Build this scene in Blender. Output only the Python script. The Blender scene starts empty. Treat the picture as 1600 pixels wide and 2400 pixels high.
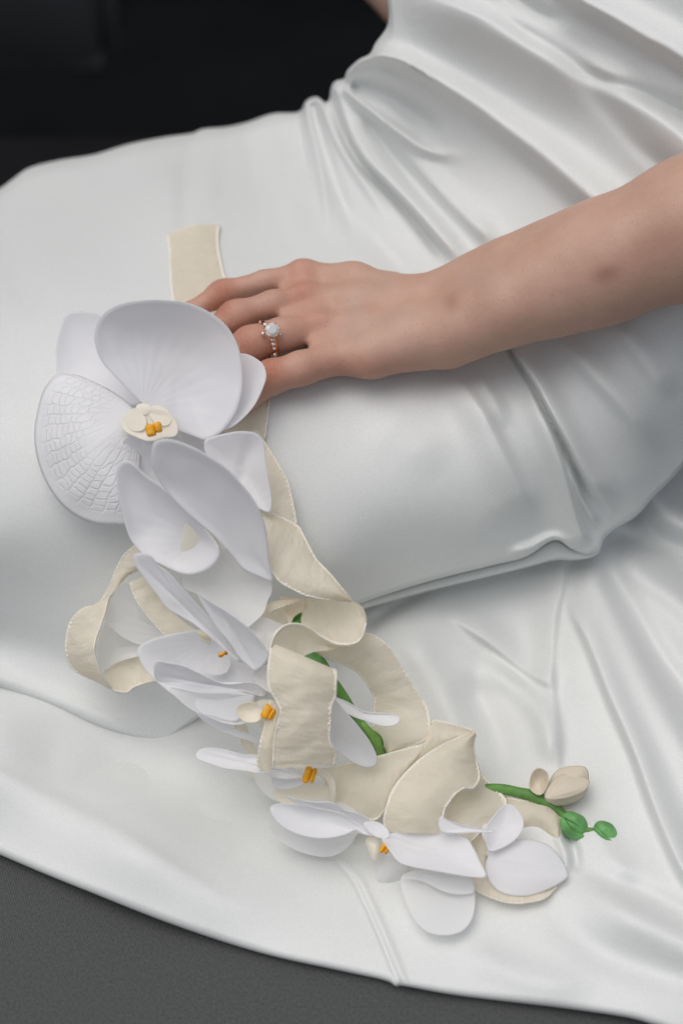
import bpy, bmesh, math, random
import numpy as np
from mathutils import Vector, Matrix
random.seed(4); np.random.seed(4)
SC = bpy.context.scene; COL = SC.collection
R = math.radians

# ------------------------------------------------------------------ camera
CAM = np.array((0.0, -0.58, 0.66))
FW = np.array((0, math.sin(R(45)), -math.cos(R(45))))
UP = np.array((0, math.cos(R(45)), math.sin(R(45))))
RT = np.array((1.0, 0, 0))
S0 = 0.72/2400          # tangent of one photo pixel
D0 = 0.82               # reference distance; heights are millimetres nearer than this
cd = bpy.data.cameras.new('camera'); cam = bpy.data.objects.new('camera', cd); COL.objects.link(cam)
cam.location = CAM; cam.rotation_euler = (R(45), 0, 0)
cd.sensor_fit = 'VERTICAL'; cd.sensor_height = 36; cd.sensor_width = 24; cd.lens = 50
cd.clip_start = 0.02; cd.clip_end = 200
cd.dof.use_dof = True; cd.dof.focus_distance = 0.755; cd.dof.aperture_fstop = 4.0
SC.camera = cam

# ------------------------------------------------------------------ light
SUN_DIR = Vector((-0.24, -0.05, 0.90)).normalized()
w = bpy.data.worlds.new("World"); SC.world = w; w.use_nodes = True
nt = w.node_tree; bg = nt.nodes['Background']
sky = nt.nodes.new('ShaderNodeTexSky'); sky.sky_type = 'NISHITA'; sky.sun_disc = False
sky.sun_elevation = math.asin(SUN_DIR.z); sky.sun_rotation = math.atan2(SUN_DIR.x, SUN_DIR.y)
sky.air_density = 1.0; sky.dust_density = 4.0; sky.ozone_density = 1.0
hs = nt.nodes.new('ShaderNodeHueSaturation'); hs.inputs['Saturation'].default_value = 0.34   # overcast: the blue washed out
nt.links.new(sky.outputs[0], hs.inputs['Color']); nt.links.new(hs.outputs[0], bg.inputs[0]); bg.inputs[1].default_value = 0.145
sd = bpy.data.lights.new('sun', 'SUN'); sd.energy = 1.25; sd.angle = R(55); sd.color = (1.0, 0.945, 0.89)
so = bpy.data.objects.new('sun', sd); COL.objects.link(so)
so.rotation_euler = SUN_DIR.to_track_quat('Z', 'Y').to_euler(); so.location = (0, 0, 3)
SC.cycles.max_bounces = 16; SC.cycles.diffuse_bounces = 12; SC.cycles.transmission_bounces = 12
SC.view_settings.view_transform = 'Standard'; SC.view_settings.look = 'None'
SC.view_settings.exposure = -0.40; SC.view_settings.gamma = 1.0

# ------------------------------------------------------------------ helpers
def P(x, y, h):
    """point of the place seen at photo pixel x, y and lying h mm nearer than the reference distance"""
    x = np.asarray(x, float); y = np.asarray(y, float); h = np.asarray(h, float)
    d = (D0 - h/1000.0)[..., None]
    return CAM + d*(FW + RT*((x-800)*S0)[..., None] + UP*((1200-y)*S0)[..., None])
def PX(x, y, h): return Vector(P(x, y, h))
def seat_h(y):
    y = np.asarray(y, float)
    return (D0 - 0.66/(0.70711*(1+(y-1200)*S0)))*1000
def sup(y):   # what the bouquet lies on, along its length
    return np.interp(y, [600, 750, 950, 1250, 1500, 1650, 1800, 1900, 2000, 2100, 2200],
                        [-20, 12, 45, 54, 50, 42, 46, 60, 74, 92, 110])
def cr(pts, n, closed=False):
    """Catmull-Rom resample, roughly even in arc length"""
    p = np.array(pts, float)
    if closed: q = np.vstack([p[-1], p, p[0], p[1]])
    else: q = np.vstack([2*p[0]-p[1], p, 2*p[-1]-p[-2]])
    out = []
    for i in range(1, len(q)-2):
        t = np.linspace(0, 1, 16, endpoint=False)[:, None]
        a, b, c, d = q[i-1], q[i], q[i+1], q[i+2]
        out.append(0.5*((2*b)+(-a+c)*t+(2*a-5*b+4*c-d)*t*t+(-a+3*b-3*c+d)*t**3))
    o = np.vstack(out)
    o = np.vstack([o, o[:1] if closed else p[-1:]])
    s = np.concatenate([[0], np.cumsum(np.linalg.norm(np.diff(o[:, :2], axis=0), axis=1)+1e-6)])
    u = np.linspace(0, s[-1], n, endpoint=not closed)
    return np.stack([np.interp(u, s, o[:, k]) for k in range(o.shape[1])], 1)
def mesh(name, V, F, mat, parent=None, uv=None, smooth=True):
    me = bpy.data.meshes.new(name)
    me.from_pydata([tuple(v) for v in V], [], [tuple(int(i) for i in f) for f in F])
    return finish(name, me, mat, parent, uv, smooth)
def fast_mesh(name, V, Q, mat, parent=None, uv=None, smooth=True):
    V = np.ascontiguousarray(V, dtype=np.float32); Q = np.ascontiguousarray(Q, dtype=np.int32)
    me = bpy.data.meshes.new(name)
    me.vertices.add(len(V)); me.vertices.foreach_set('co', V.ravel())
    n = Q.shape[1]
    me.loops.add(Q.size); me.loops.foreach_set('vertex_index', Q.ravel())
    me.polygons.add(len(Q)); me.polygons.foreach_set('loop_start', np.arange(0, Q.size, n, dtype=np.int32))
    me.update(calc_edges=True); me.validate()
    return finish(name, me, mat, parent, uv, smooth)
def finish(name, me, mat, parent, uv, smooth):
    if uv is not None:
        l = me.uv_layers.new(name='uv'); idx = np.zeros(len(me.loops), np.int32)
        me.loops.foreach_get('vertex_index', idx)
        l.data.foreach_set('uv', np.asarray(uv, np.float32)[idx].ravel())
    if smooth: me.polygons.foreach_set('use_smooth', [True]*len(me.polygons))
    me.materials.append(mat)
    o = bpy.data.objects.new(name, me); COL.objects.link(o)
    if parent: o.parent = parent; o.matrix_parent_inverse = Matrix.Translation(-world_loc(parent))
    return o
def world_loc(o):
    v = Vector(o.location) if o.type == 'EMPTY' else Vector((0, 0, 0))
    return v
def thing(name, label, cat, loc):
    o = bpy.data.objects.new(name, None); COL.objects.link(o); o.location = loc
    o.empty_display_size = 0.02; o['label'] = label; o['category'] = cat
    return o
def gridq(nu, nv, off=0, closed_u=False):
    I = np.arange(nu*nv).reshape(nu, nv)
    if closed_u: I = np.vstack([I, I[:1]])
    return np.stack([I[:-1, :-1], I[1:, :-1], I[1:, 1:], I[:-1, 1:]], -1).reshape(-1, 4)+off
def solid(o, t):
    m = o.modifiers.new('thickness', 'SOLIDIFY'); m.thickness = t; m.offset = 0
    return o

# ------------------------------------------------------------------ materials
def new_mat(name):
    m = bpy.data.materials.new(name); m.use_nodes = True
    n = m.node_tree.nodes; return m, n, m.node_tree.links, n['Principled BSDF']
def bump(n, l, height, strength, dist, prev=None):
    b = n.new('ShaderNodeBump'); b.inputs['Strength'].default_value = strength; b.inputs['Distance'].default_value = dist
    l.new(height, b.inputs['Height'])
    if prev is not None: l.new(prev, b.inputs['Normal'])
    return b.outputs[0]
def noise(n, l, scale, detail=3, vec=None, rough=0.5):
    t = n.new('ShaderNodeTexNoise'); t.inputs['Scale'].default_value = scale
    t.inputs['Detail'].default_value = detail; t.inputs['Roughness'].default_value = rough
    if vec is not None: l.new(vec, t.inputs['Vector'])
    return t.outputs['Fac']
def mapping(n, l, src, scale=(1, 1, 1), rot=(0, 0, 0)):
    m = n.new('ShaderNodeMapping'); m.inputs['Scale'].default_value = scale; m.inputs['Rotation'].default_value = rot
    l.new(src, m.inputs['Vector']); return m.outputs[0]
def mathn(n, l, op, a, b=None):
    m = n.new('ShaderNodeMath'); m.operation = op
    for i, v in enumerate((a, b)):
        if v is None: continue
        if isinstance(v, (int, float)): m.inputs[i].default_value = v
        else: l.new(v, m.inputs[i])
    return m.outputs[0]
def ramp(n, l, fac, stops):
    r = n.new('ShaderNodeValToRGB'); e = r.color_ramp.elements
    while len(e) < len(stops): e.new(0.5)
    for k, (p, c) in zip(e, stops): k.position = p; k.color = (*c, 1) if len(c) == 3 else c
    l.new(fac, r.inputs[0]); return r.outputs[0]

def satin_mat():
    m, n, l, b = new_mat('satin')
    tc = n.new('ShaderNodeTexCoord')
    nz = noise(n, l, 14, 3, tc.outputs['Object'])
    col = ramp(n, l, nz, [(0.3, (0.715, 0.735, 0.725)), (0.7, (0.735, 0.75, 0.74))])
    gr = noise(n, l, 1150, 2, tc.outputs['Object'], 0.7)
    gm = n.new('ShaderNodeMapRange'); gm.inputs[1].default_value = 0.25; gm.inputs[2].default_value = 0.75; gm.inputs[3].default_value = 0.93; gm.inputs[4].default_value = 1.05
    l.new(gr, gm.inputs[0])
    vm = n.new('ShaderNodeVectorMath'); vm.operation = 'SCALE'; l.new(col, vm.inputs[0]); l.new(gm.outputs[0], vm.inputs['Scale'])
    l.new(vm.outputs[0], b.inputs['Base Color'])
    b.inputs['Roughness'].default_value = 0.42; b.inputs['Specular IOR Level'].default_value = 0.5
    b.inputs['Sheen Weight'].default_value = 0.12; b.inputs['Sheen Roughness'].default_value = 0.4
    v = mapping(n, l, tc.outputs['UV'], (1, 1, 1), (0, 0, R(35)))
    wv = n.new('ShaderNodeTexWave'); wv.inputs['Scale'].default_value = 620; wv.inputs['Distortion'].default_value = 1.5
    l.new(v, wv.inputs['Vector'])
    f = noise(n, l, 1500, 2, tc.outputs['Object'])
    s = mathn(n, l, 'ADD', mathn(n, l, 'MULTIPLY', wv.outputs['Fac'], 0.5), f)
    l.new(bump(n, l, s, 0.3, 0.0003), b.inputs['Normal'])
    return m
def petal_mat(name, col, cells=0.0, transl=0.42, vein=0.07):
    m, n, l, b = new_mat(name)
    tc = n.new('ShaderNodeTexCoord')
    b.inputs['Base Color'].default_value = (*col, 1); b.inputs['Roughness'].default_value = 0.5
    b.inputs['Specular IOR Level'].default_value = 0.3
    sep = n.new('ShaderNodeSeparateXYZ'); l.new(tc.outputs['UV'], sep.inputs[0])
    # veins fan out from the base: uv.x is the angle, uv.y the distance
    d1 = noise(n, l, 3.0, 2, tc.outputs['UV'])
    ang = mathn(n, l, 'ADD', mathn(n, l, 'MULTIPLY', sep.outputs['X'], 30.0), mathn(n, l, 'MULTIPLY', d1, 3.0))
    wv = mathn(n, l, 'SINE', ang)
    fade = n.new('ShaderNodeMapRange'); fade.inputs[1].default_value = 0.9; fade.inputs[2].default_value = 0.55
    l.new(sep.outputs['Y'], fade.inputs[0])
    hgt = mathn(n, l, 'MULTIPLY', wv, fade.outputs[0])
    nz = noise(n, l, 260, 3, tc.outputs['Object'])
    nrm = bump(n, l, hgt, vein, 0.0006)
    nrm = bump(n, l, nz, 0.12, 0.0005, nrm)
    if cells:
        w1 = noise(n, l, 5.0, 2, tc.outputs['UV']); w2 = noise(n, l, 7.0, 2, mapping(n, l, tc.outputs['UV'], (1, 1, 1), (0, 0, 1.1)))
        aa = mathn(n, l, 'ADD', mathn(n, l, 'MULTIPLY', sep.outputs['X'], 24.0), mathn(n, l, 'MULTIPLY', w1, 3.0))
        row = mathn(n, l, 'FLOOR', mathn(n, l, 'DIVIDE', aa, math.pi))
        bb = mathn(n, l, 'ADD', mathn(n, l, 'MULTIPLY', sep.outputs['Y'], 44.0), mathn(n, l, 'ADD', mathn(n, l, 'MULTIPLY', w2, 4.0), mathn(n, l, 'MULTIPLY', row, 1.3)))
        def groove(v):
            g = n.new('ShaderNodeMapRange'); g.interpolation_type = 'SMOOTHSTEP'; g.inputs[2].default_value = 0.45
            l.new(mathn(n, l, 'ABSOLUTE', mathn(n, l, 'SINE', v)), g.inputs[0]); return g.outputs[0]
        edo = mathn(n, l, 'MULTIPLY', groove(aa), groove(bb))
        f2 = n.new('ShaderNodeMapRange'); f2.inputs[1].default_value = 0.90; f2.inputs[2].default_value = 0.78
        l.new(sep.outputs['Y'], f2.inputs[0])
        f3 = n.new('ShaderNodeMapRange'); f3.inputs[1].default_value = 0.2; f3.inputs[2].default_value = 0.45
        l.new(sep.outputs['Y'], f3.inputs[0])
        hh = mathn(n, l, 'MULTIPLY', mathn(n, l, 'MULTIPLY', edo, f2.outputs[0]), f3.outputs[0])
        nrm = bump(n, l, hh, cells, 0.0008, nrm)
    l.new(nrm, b.inputs['Normal'])
    t = n.new('ShaderNodeBsdfTranslucent'); t.inputs[0].default_value = (*[min(1, c*1.08) for c in col], 1)
    l.new(nrm, t.inputs['Normal'])
    mx = n.new('ShaderNodeMixShader'); mx.inputs[0].default_value = transl
    l.new(b.outputs[0], mx.inputs[1]); l.new(t.outputs[0], mx.inputs[2])
    l.new(mx.outputs[0], n['Material Output'].inputs[0])
    return m
def ribbon_mat():
    m, n, l, b = new_mat('ribbon_cloth')
    tc = n.new('ShaderNodeTexCoord')
    v = mapping(n, l, tc.outputs['UV'], (1, 0.35, 1))
    a = noise(n, l, 260, 5, v, 0.65); c = noise(n, l, 120, 3, tc.outputs['UV']); f = noise(n, l, 1400, 2, tc.outputs['UV'])
    col = ramp(n, l, mathn(n, l, 'ADD', mathn(n, l, 'MULTIPLY', a, 0.6), mathn(n, l, 'MULTIPLY', c, 0.4)),
               [(0.3, (0.86, 0.805, 0.685)), (0.7, (0.93, 0.885, 0.785))])
    l.new(col, b.inputs['Base Color']); b.inputs['Roughness'].default_value = 0.85
    b.inputs['Specular IOR Level'].default_value = 0.15
    nr = bump(n, l, c, 0.32, 0.0026); nr = bump(n, l, a, 0.8, 0.0012, nr); nr = bump(n, l, f, 0.5, 0.0003, nr)
    l.new(nr, b.inputs['Normal'])
    t = n.new('ShaderNodeBsdfTranslucent'); t.inputs[0].default_value = (0.93, 0.82, 0.61, 1)
    mx = n.new('ShaderNodeMixShader'); mx.inputs[0].default_value = 0.38
    l.new(b.outputs[0], mx.inputs[1]); l.new(t.outputs[0], mx.inputs[2]); l.new(mx.outputs[0], n['Material Output'].inputs[0])
    return m
def plain(name, col, rough=0.5, bumpy=0.0, scale=300, metal=0.0, var=0.0):
    m, n, l, b = new_mat(name)
    tc = n.new('ShaderNodeTexCoord'); nz = noise(n, l, scale, 3, tc.outputs['Object'])
    c0 = tuple(max(0, c*(1-var)) for c in col); c1 = tuple(min(1, c*(1+var)) for c in col)
    l.new(ramp(n, l, nz, [(0.3, c0), (0.7, c1)]), b.inputs['Base Color'])
    b.inputs['Specular IOR Level'].default_value = 0.1 if name.startswith('dark') else 0.4
    b.inputs['Roughness'].default_value = rough; b.inputs['Metallic'].default_value = metal
    if bumpy: l.new(bump(n, l, nz, bumpy, 0.001), b.inputs['Normal'])
    return m
def skin_mat():
    m, n, l, b = new_mat('skin')
    tc = n.new('ShaderNodeTexCoord')
    at = lambda k: (lambda a: (setattr(a, 'attribute_name', k), a.outputs['Fac'])[1])(n.new('ShaderNodeAttribute'))
    big = noise(n, l, 55, 4, tc.outputs['Object']); sm = noise(n, l, 420, 4, tc.outputs['Object'], 0.6)
    col = ramp(n, l, big, [(0.3, (0.53, 0.335, 0.255)), (0.7, (0.585, 0.385, 0.30))])
    def mixc(fac, a, c):
        x = n.new('ShaderNodeMix'); x.data_type = 'RGBA'
        l.new(fac, x.inputs[0]); l.new(a, x.inputs[6]); x.inputs[7].default_value = (*c, 1); return x.outputs[2]
    col = mixc(at('red'), col, (0.50, 0.19, 0.125))
    col = mixc(at('vein'), col, (0.44, 0.34, 0.28))
    col = mixc(at('mark_shade'), col, (0.25, 0.10, 0.06))
    sp = ramp(n, l, sm, [(0.62, (0, 0, 0)), (0.74, (0.2, 0.2, 0.2))])
    col = mixc(sp, col, (0.36, 0.18, 0.13))
    # pores: the follicles on the forearm
    vo = n.new('ShaderNodeTexVoronoi'); vo.inputs['Scale'].default_value = 260; l.new(tc.outputs['Object'], vo.inputs['Vector'])
    po = n.new('ShaderNodeMapRange'); po.inputs[1].default_value = 0.16; po.inputs[2].default_value = 0.06; po.inputs[4].default_value = 0.3
    l.new(vo.outputs['Distance'], po.inputs[0])
    col = mixc(po.outputs[0], col, (0.27, 0.13, 0.09))
    l.new(col, b.inputs['Base Color'])
    b.inputs['Roughness'].default_value = 0.5; b.inputs['Specular IOR Level'].default_value = 0.4
    b.inputs['Subsurface Weight'].default_value = 0.25; b.inputs['Subsurface Radius'].default_value = (0.5, 0.2, 0.1)
    b.inputs['Subsurface Scale'].default_value = 0.006
    ph = at('phase'); ck = at('crease')
    wob = mathn(n, l, 'MULTIPLY', noise(n, l, 380, 3, tc.outputs['Object']), 11.0)
    cre = mathn(n, l, 'MULTIPLY', mathn(n, l, 'SINE', mathn(n, l, 'ADD', mathn(n, l, 'MULTIPLY', ph, 4.2), wob)), ck)
    nr = bump(n, l, cre, 0.38, 0.0006)
    fine = noise(n, l, 900, 4, mapping(n, l, tc.outputs['Object'], (1.0, 0.35, 0.5)), 0.6)
    nr = bump(n, l, fine, 0.6, 0.0005, nr); nr = bump(n, l, noise(n, l, 160, 2, tc.outputs['Object']), 0.12, 0.0012, nr)
    l.new(nr, b.inputs['Normal'])
    return m
def weave_mat():
    m, n, l, b = new_mat('seat_fabric')
    tc = n.new('ShaderNodeTexCoord')
    def wave(ang, sc):
        v = mapping(n, l, tc.outputs['Object'], (1, 1, 1), (0, 0, R(ang)))
        x = n.new('ShaderNodeTexWave'); x.inputs['Scale'].default_value = sc; x.inputs['Distortion'].default_value = 2.0
        x.inputs['Detail'].default_value = 2; x.inputs['Detail Scale'].default_value = 0.6
        l.new(v, x.inputs['Vector']); return x.outputs['Fac']
    a, c = wave(-24, 260), wave(-24, 90)
    h = mathn(n, l, 'MULTIPLY', a, c)
    nz = noise(n, l, 700, 4, tc.outputs['Object'], 0.7)
    h = mathn(n, l, 'ADD', mathn(n, l, 'MULTIPLY', a, 0.22), mathn(n, l, 'MULTIPLY', nz, 0.72))
    l.new(ramp(n, l, h, [(0.2, (0.034, 0.036, 0.035)), (0.75, (0.12, 0.128, 0.124))]), b.inputs['Base Color'])
    b.inputs['Roughness'].default_value = 0.8; b.inputs['Specular IOR Level'].default_value = 0.25
    l.new(bump(n, l, h, 0.6, 0.0008), b.inputs['Normal'])
    return m
def gem_mat():
    m, n, l, b = new_mat('diamond')
    b.inputs['Base Color'].default_value = (0.95, 0.97, 1, 1); b.inputs['Roughness'].default_value = 0.02
    b.inputs['Transmission Weight'].default_value = 0.35; b.inputs['IOR'].default_value = 2.3
    return m
SATIN = satin_mat()
PETAL = petal_mat('petal', (0.91, 0.91, 0.925)); PETAL_VEIN = petal_mat('veined_petal', (0.91, 0.91, 0.925), 0, 0.42, 0.10); PETAL_CELL = petal_mat('embossed_petal', (0.92, 0.92, 0.935), 0.5, 0.35, 0.04)
PETAL_THIN = petal_mat('thin_petal', (0.90, 0.90, 0.90), 0, 0.42, 0.08)
LIP = petal_mat('lip', (0.93, 0.90, 0.815), 0, 0.3, 0.05)
LIPY = petal_mat('yellow_lip', (0.90, 0.84, 0.66), 0, 0.3, 0.05)
ORANGE = plain('orange_callus', (0.93, 0.42, 0.02), 0.45, 0.3, 420, 0, 0.2)
RIBBON = ribbon_mat(); HEMC = plain('hem_cloth', (0.88, 0.835, 0.735), 0.8, 0.5, 700, 0, 0.05); THREAD = plain('thread', (0.88, 0.84, 0.75), 0.8)
GREEN = plain('stem_green', (0.11, 0.26, 0.055), 0.5, 0.25, 160, 0, 0.25)
BUD = plain('bud_green', (0.14, 0.37, 0.115), 0.5, 0.3, 120, 0, 0.3)
CREAMBUD = petal_mat('cream_bud', (0.80, 0.73, 0.60), 0, 0.25, 0.2)
SKIN = skin_mat(); WEAVE = weave_mat()
GOLD = plain('rose_gold', (0.86, 0.44, 0.20), 0.22, 0, 300, 1.0)
GEM = gem_mat()
DARK = plain('dark_lining', (0.010, 0.011, 0.013), 0.7, 0, 5, 0, 0.2); DARK2 = plain('dark_panel', (0.011, 0.011, 0.013), 0.7, 0, 5, 0, 0.2)
DARK3 = plain('dark_vinyl', (0.20, 0.21, 0.215), 0.6, 0, 5, 0, 0.1)

# ------------------------------------------------------------------ gown: height functions
class TPS:
    def __init__(s, pts):
        p = np.array(pts, float); s.c = p[:, :2]/1000; n = len(p)
        K = s.k(np.linalg.norm(s.c[:, None]-s.c[None], axis=2))+np.eye(n)*2e-4
        A = np.zeros((n+3, n+3)); A[:n, :n] = K; A[:n, n] = 1; A[:n, n+1:] = s.c; A[n, :n] = 1; A[n+1:, :n] = s.c.T
        s.w = np.linalg.solve(A, np.concatenate([p[:, 2], np.zeros(3)]))
    @staticmethod
    def k(r): return np.where(r > 1e-9, r*r*np.log(np.maximum(r, 1e-9)), 0)
    def __call__(s, x, y):
        x = np.asarray(x, float)/1000; y = np.asarray(y, float)/1000; o = s.w[-3]+s.w[-2]*x+s.w[-1]*y
        for (cx, cy), w in zip(s.c, s.w): o = o+w*s.k(np.hypot(x-cx, y-cy))
        return o
def fold(pts, A, w, taper=(0.15, 0.25), cusp=False, side=None):
    q = cr(pts, 34); W = np.interp(np.linspace(0, 1, 34), [0, 1], w if isinstance(w, tuple) else (w, w))
    # side: width factor on the lower-left side of a fold running to the lower right
    return (q, A, W, taper, side)
def sstep(t): t = np.clip(t, 0, 1); return t*t*(3-2*t)
def apply_folds(x, y, folds):
    out = np.zeros_like(x)
    for q, A, W, tp, side in folds:
        m = W.max()*3.2*max(1, side or 1)
        sel = (x > q[:, 0].min()-m) & (x < q[:, 0].max()+m) & (y > q[:, 1].min()-m) & (y < q[:, 1].max()+m)
        if not sel.any(): continue
        xx, yy = x[sel], y[sel]; best = np.full(xx.shape, 1e9); U = np.zeros(xx.shape); SG = np.zeros(xx.shape)
        for i in range(len(q)-1):
            a, b = q[i], q[i+1]; d = b-a; L = d@d+1e-9
            t = np.clip(((xx-a[0])*d[0]+(yy-a[1])*d[1])/L, 0, 1)
            dd = np.hypot(xx-a[0]-t*d[0], yy-a[1]-t*d[1]); k = dd < best
            best = np.where(k, dd, best); U = np.where(k, (i+t)/(len(q)-1), U)
            SG = np.where(k, (d[0]*(yy-a[1])-d[1]*(xx-a[0]))/math.sqrt(L), SG)
        wd = np.interp(U, np.linspace(0, 1, len(W)), W)
        win = (sstep(U/tp[0]) if tp[0] > 0 else 1)*(sstep((1-U)/tp[1]) if tp[1] > 0 else 1)
        if side is not None:
            f = np.clip(SG/np.maximum(best, 1e-6)*0.5+0.5, 0, 1); wd = wd*(1+(side-1)*f)
        g = np.exp(-(best/wd)**2)
        out[sel] += A*g*win
    return out
def waves(x, y, amp, lam, seed, n=9):
    r = np.random.RandomState(seed); o = np.zeros_like(x)
    for _ in range(n):
        a = r.uniform(0, 2*math.pi); k = 2*math.pi/(lam*r.uniform(0.7, 1.8))
        o += np.sin((x*math.cos(a)+y*math.sin(a))*k+r.uniform(0, 6.28))
    return o*amp/math.sqrt(n)

lap_base = TPS([
 (-60, 480, -150), (0, 450, -150), (0, 540, -92), (0, 660, -30), (0, 800, 18), (0, 950, 45), (0, 1100, 58), (0, 1250, 58), (0, 1400, 40), (0, 1520, 27), (0, 1610, 24),
 (-80, 800, 15), (-80, 1100, 56), (-80, 1400, 38), (-80, 1600, 23),
 (200, 385, -158), (400, 330, -165), (400, 430, -102), (400, 560, -45), (400, 700, 5), (400, 850, 36), (400, 1000, 52), (400, 1150, 59), (200, 1450, 38), (400, 1300, 54), (400, 1500, 36), (380, 1640, 29), (380, 1740, 26),
 (690, 265, -160), (740, 420, -98), (790, 600, -32), (800, 750, 9), (800, 900, 31), (800, 1050, 47), (800, 1200, 53), (780, 1330, 48), (850, 1400, 22), (600, 1550, 25),
 (1000, 590, -30), (1130, 800, 12), (1100, 950, 35), (1120, 1100, 42), (1120, 1230, 34), (1100, 1335, 14), (1300, 1180, 22), (1300, 1270, 6), (1390, 1280, 0),
 (1300, 900, 36), (1450, 1000, 34), (1480, 1120, 16), (1560, 1120, -5), (1600, 1060, 0), (1600, 900, 32), (1500, 750, 42), (1700, 900, 20),
 (1000, 400, -55), (1100, 550, -20), (1300, 500, 4), (1500, 600, 32), (860, 240, -76), (850, 130, -62), (900, 20, -42), (1000, 100, -22), (1200, 150, 4), (1200, 300, -8),
 (1400, 100, 38), (1400, 300, 24), (1600, 100, 70), (1600, 350, 54), (1600, 600, 44), (1300, -80, 36), (1700, -80, 95), (1000, -80, -12), (920, -80, -30), (780, 190, -105)])
LAP_FOLDS = [
 # the deep crease at the hip and its neighbours
 fold([(772,215),(786,258),(815,333),(849,390),(901,442),(958,505),(1010,568),(1060,630)], -15, (9,13), (0.02,0.15)),
 fold([(1110,700),(1188,811),(1218,857),(1249,907),(1276,964),(1306,1018),(1333,1071),(1356,1125),(1375,1175),(1394,1213),(1415,1240)], -8, (7,8), (0.15,0.25)),
 fold([(778,190),(792,247),(815,304),(855,367),(912,425),(975,488),(1044,568),(1100,640)], 13, (20,34), (0.03,0.2), side=0.6),
 fold([(836,240),(878,310),(930,379),(987,448),(1044,505),(1102,568),(1150,620)], -9, (14,26), (0.15,0.3)),
 fold([(797,200),(815,214),(849,246),(889,277),(941,315),(987,346),(1039,362),(1110,362)], 11, (10,16), (0.1,0.45)),
 fold([(930,330),(1000,410),(1060,480),(1120,535),(1180,590)], 9, (24,34), (0.4,0.25), side=0.7),
 fold([(810,203),(870,207),(918,226),(985,275),(1050,325)], -12, (18,34), (0.1,0.3)),
 fold([(797,190),(812,165),(838,143),(889,132),(941,143),(1010,184),(1102,241),(1188,304),(1274,367),(1389,465),(1480,540)], 18, (18,58), (0.02,0.1), side=0.55),
 fold([(860,30),(960,-5),(1044,11),(1130,46),(1216,86),(1331,149),(1417,189),(1503,253),(1600,330),(1680,400)], 15, (24,34), (0.25,0.05), side=2.6),
 fold([(1270,110),(1360,180),(1446,275),(1503,342),(1580,412)], -7, (40,22), (0.35,0.1)),
 fold([(1110,20),(1200,62),(1300,120),(1400,180),(1561,246),(1680,300)], -10, (16,22), (0.25,0.05)),
 fold([(1180,-30),(1230,10),(1285,40),(1345,52)], -6, 18, (0.1,0.4)),
 fold([(1290,-50),(1360,0),(1434,40),(1532,98),(1620,150),(1700,200)], 16, (36,46), (0.05,0.05), side=0.55),
 fold([(1500,100),(1545,130),(1600,170),(1680,220)], -4, 20, (0.3,0.1)),
 # gathers on the thigh next to the crease
 fold([(712,228),(722,280),(745,370),(765,480),(770,560)], 7, (9,14), (0.02,0.4)),
 fold([(732,240),(748,310),(780,410),(820,520),(850,600)], -7, (7,20), (0.02,0.4)),
 fold([(745,222),(770,290),(800,350),(860,440),(930,540)], 6, (8,15), (0.02,0.4)),
 fold([(694,250),(705,330),(725,450)], -5, 12, (0.02,0.4)),
 fold([(655,258),(668,360),(690,520),(720,620)], 4, 26, (0.02,0.5)),
 fold([(470,295),(440,390),(432,500),(430,620)], -3.5, 26, (0.02,0.5)),
 fold([(500,290),(490,400),(500,540)], 2.5, 30, (0.02,0.5)),
 fold([(570,275),(590,380),(600,500)], -2.5, 24, (0.02,0.5)),
 fold([(780,430),(850,530),(930,620),(1000,690)], -6, 30, (0.3,0.3)),
 fold([(0,500),(40,620),(60,760)], -4, 40, (0.2,0.4)),
 # under the arm: hip folds
 fold([(1190,800),(1232,860),(1290,960),(1338,1050),(1372,1110),(1410,1165),(1450,1205)], 13, (26,36), (0.1,0.2), side=0.4),
 fold([(1215,870),(1250,937),(1283,1006),(1314,1090),(1333,1159),(1352,1228),(1376,1285)], 10, (9,13), (0.35,0.08), side=3.0),
 fold([(1318,1050),(1350,1140),(1380,1200),(1406,1235)], 7, (8,9), (0.4,0.15)),
 fold([(1300,770),(1383,870),(1459,950),(1509,1016),(1550,1080)], 7, (30,40), (0.25,0.3), side=0.6),
 fold([(1430,740),(1500,830),(1580,940)], 6, (30,40), (0.25,0.3), side=0.6),
 fold([(1030,850),(1061,884),(1126,968),(1184,1083),(1225,1170),(1245,1240)], 10, (15,26), (0.3,0.2), side=2.6),
 fold([(1100,860),(1150,930),(1190,1010)], 5, (14,22), (0.35,0.4), side=2.0),
 fold([(850,960),(950,1020),(1050,1110)], 3, 60, (0.35,0.4)),
 # flared lower edge of the skirt panel, left
 fold([(-80,1572),(0,1590),(150,1648),(300,1705),(385,1726)], 4.5, 24, (0,0.35)),
 fold([(-80,1490),(100,1530),(300,1610),(420,1640)], -4, 50, (0,0.2)),
 fold([(1180,1300),(1240,1285),(1297,1262),(1345,1285)], 6, 14, (0.3,0.3)),
]
def lap_raw(x, y):
    x = np.asarray(x, float); y = np.asarray(y, float)
    return lap_base(x, y)+apply_folds(x, y, LAP_FOLDS)+waves(x, y, 0.8, 330, 5)
def lap_h(x, y): return lap_raw(np.atleast_1d(np.asarray(x, float)), np.atleast_1d(np.asarray(y, float)))

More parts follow.
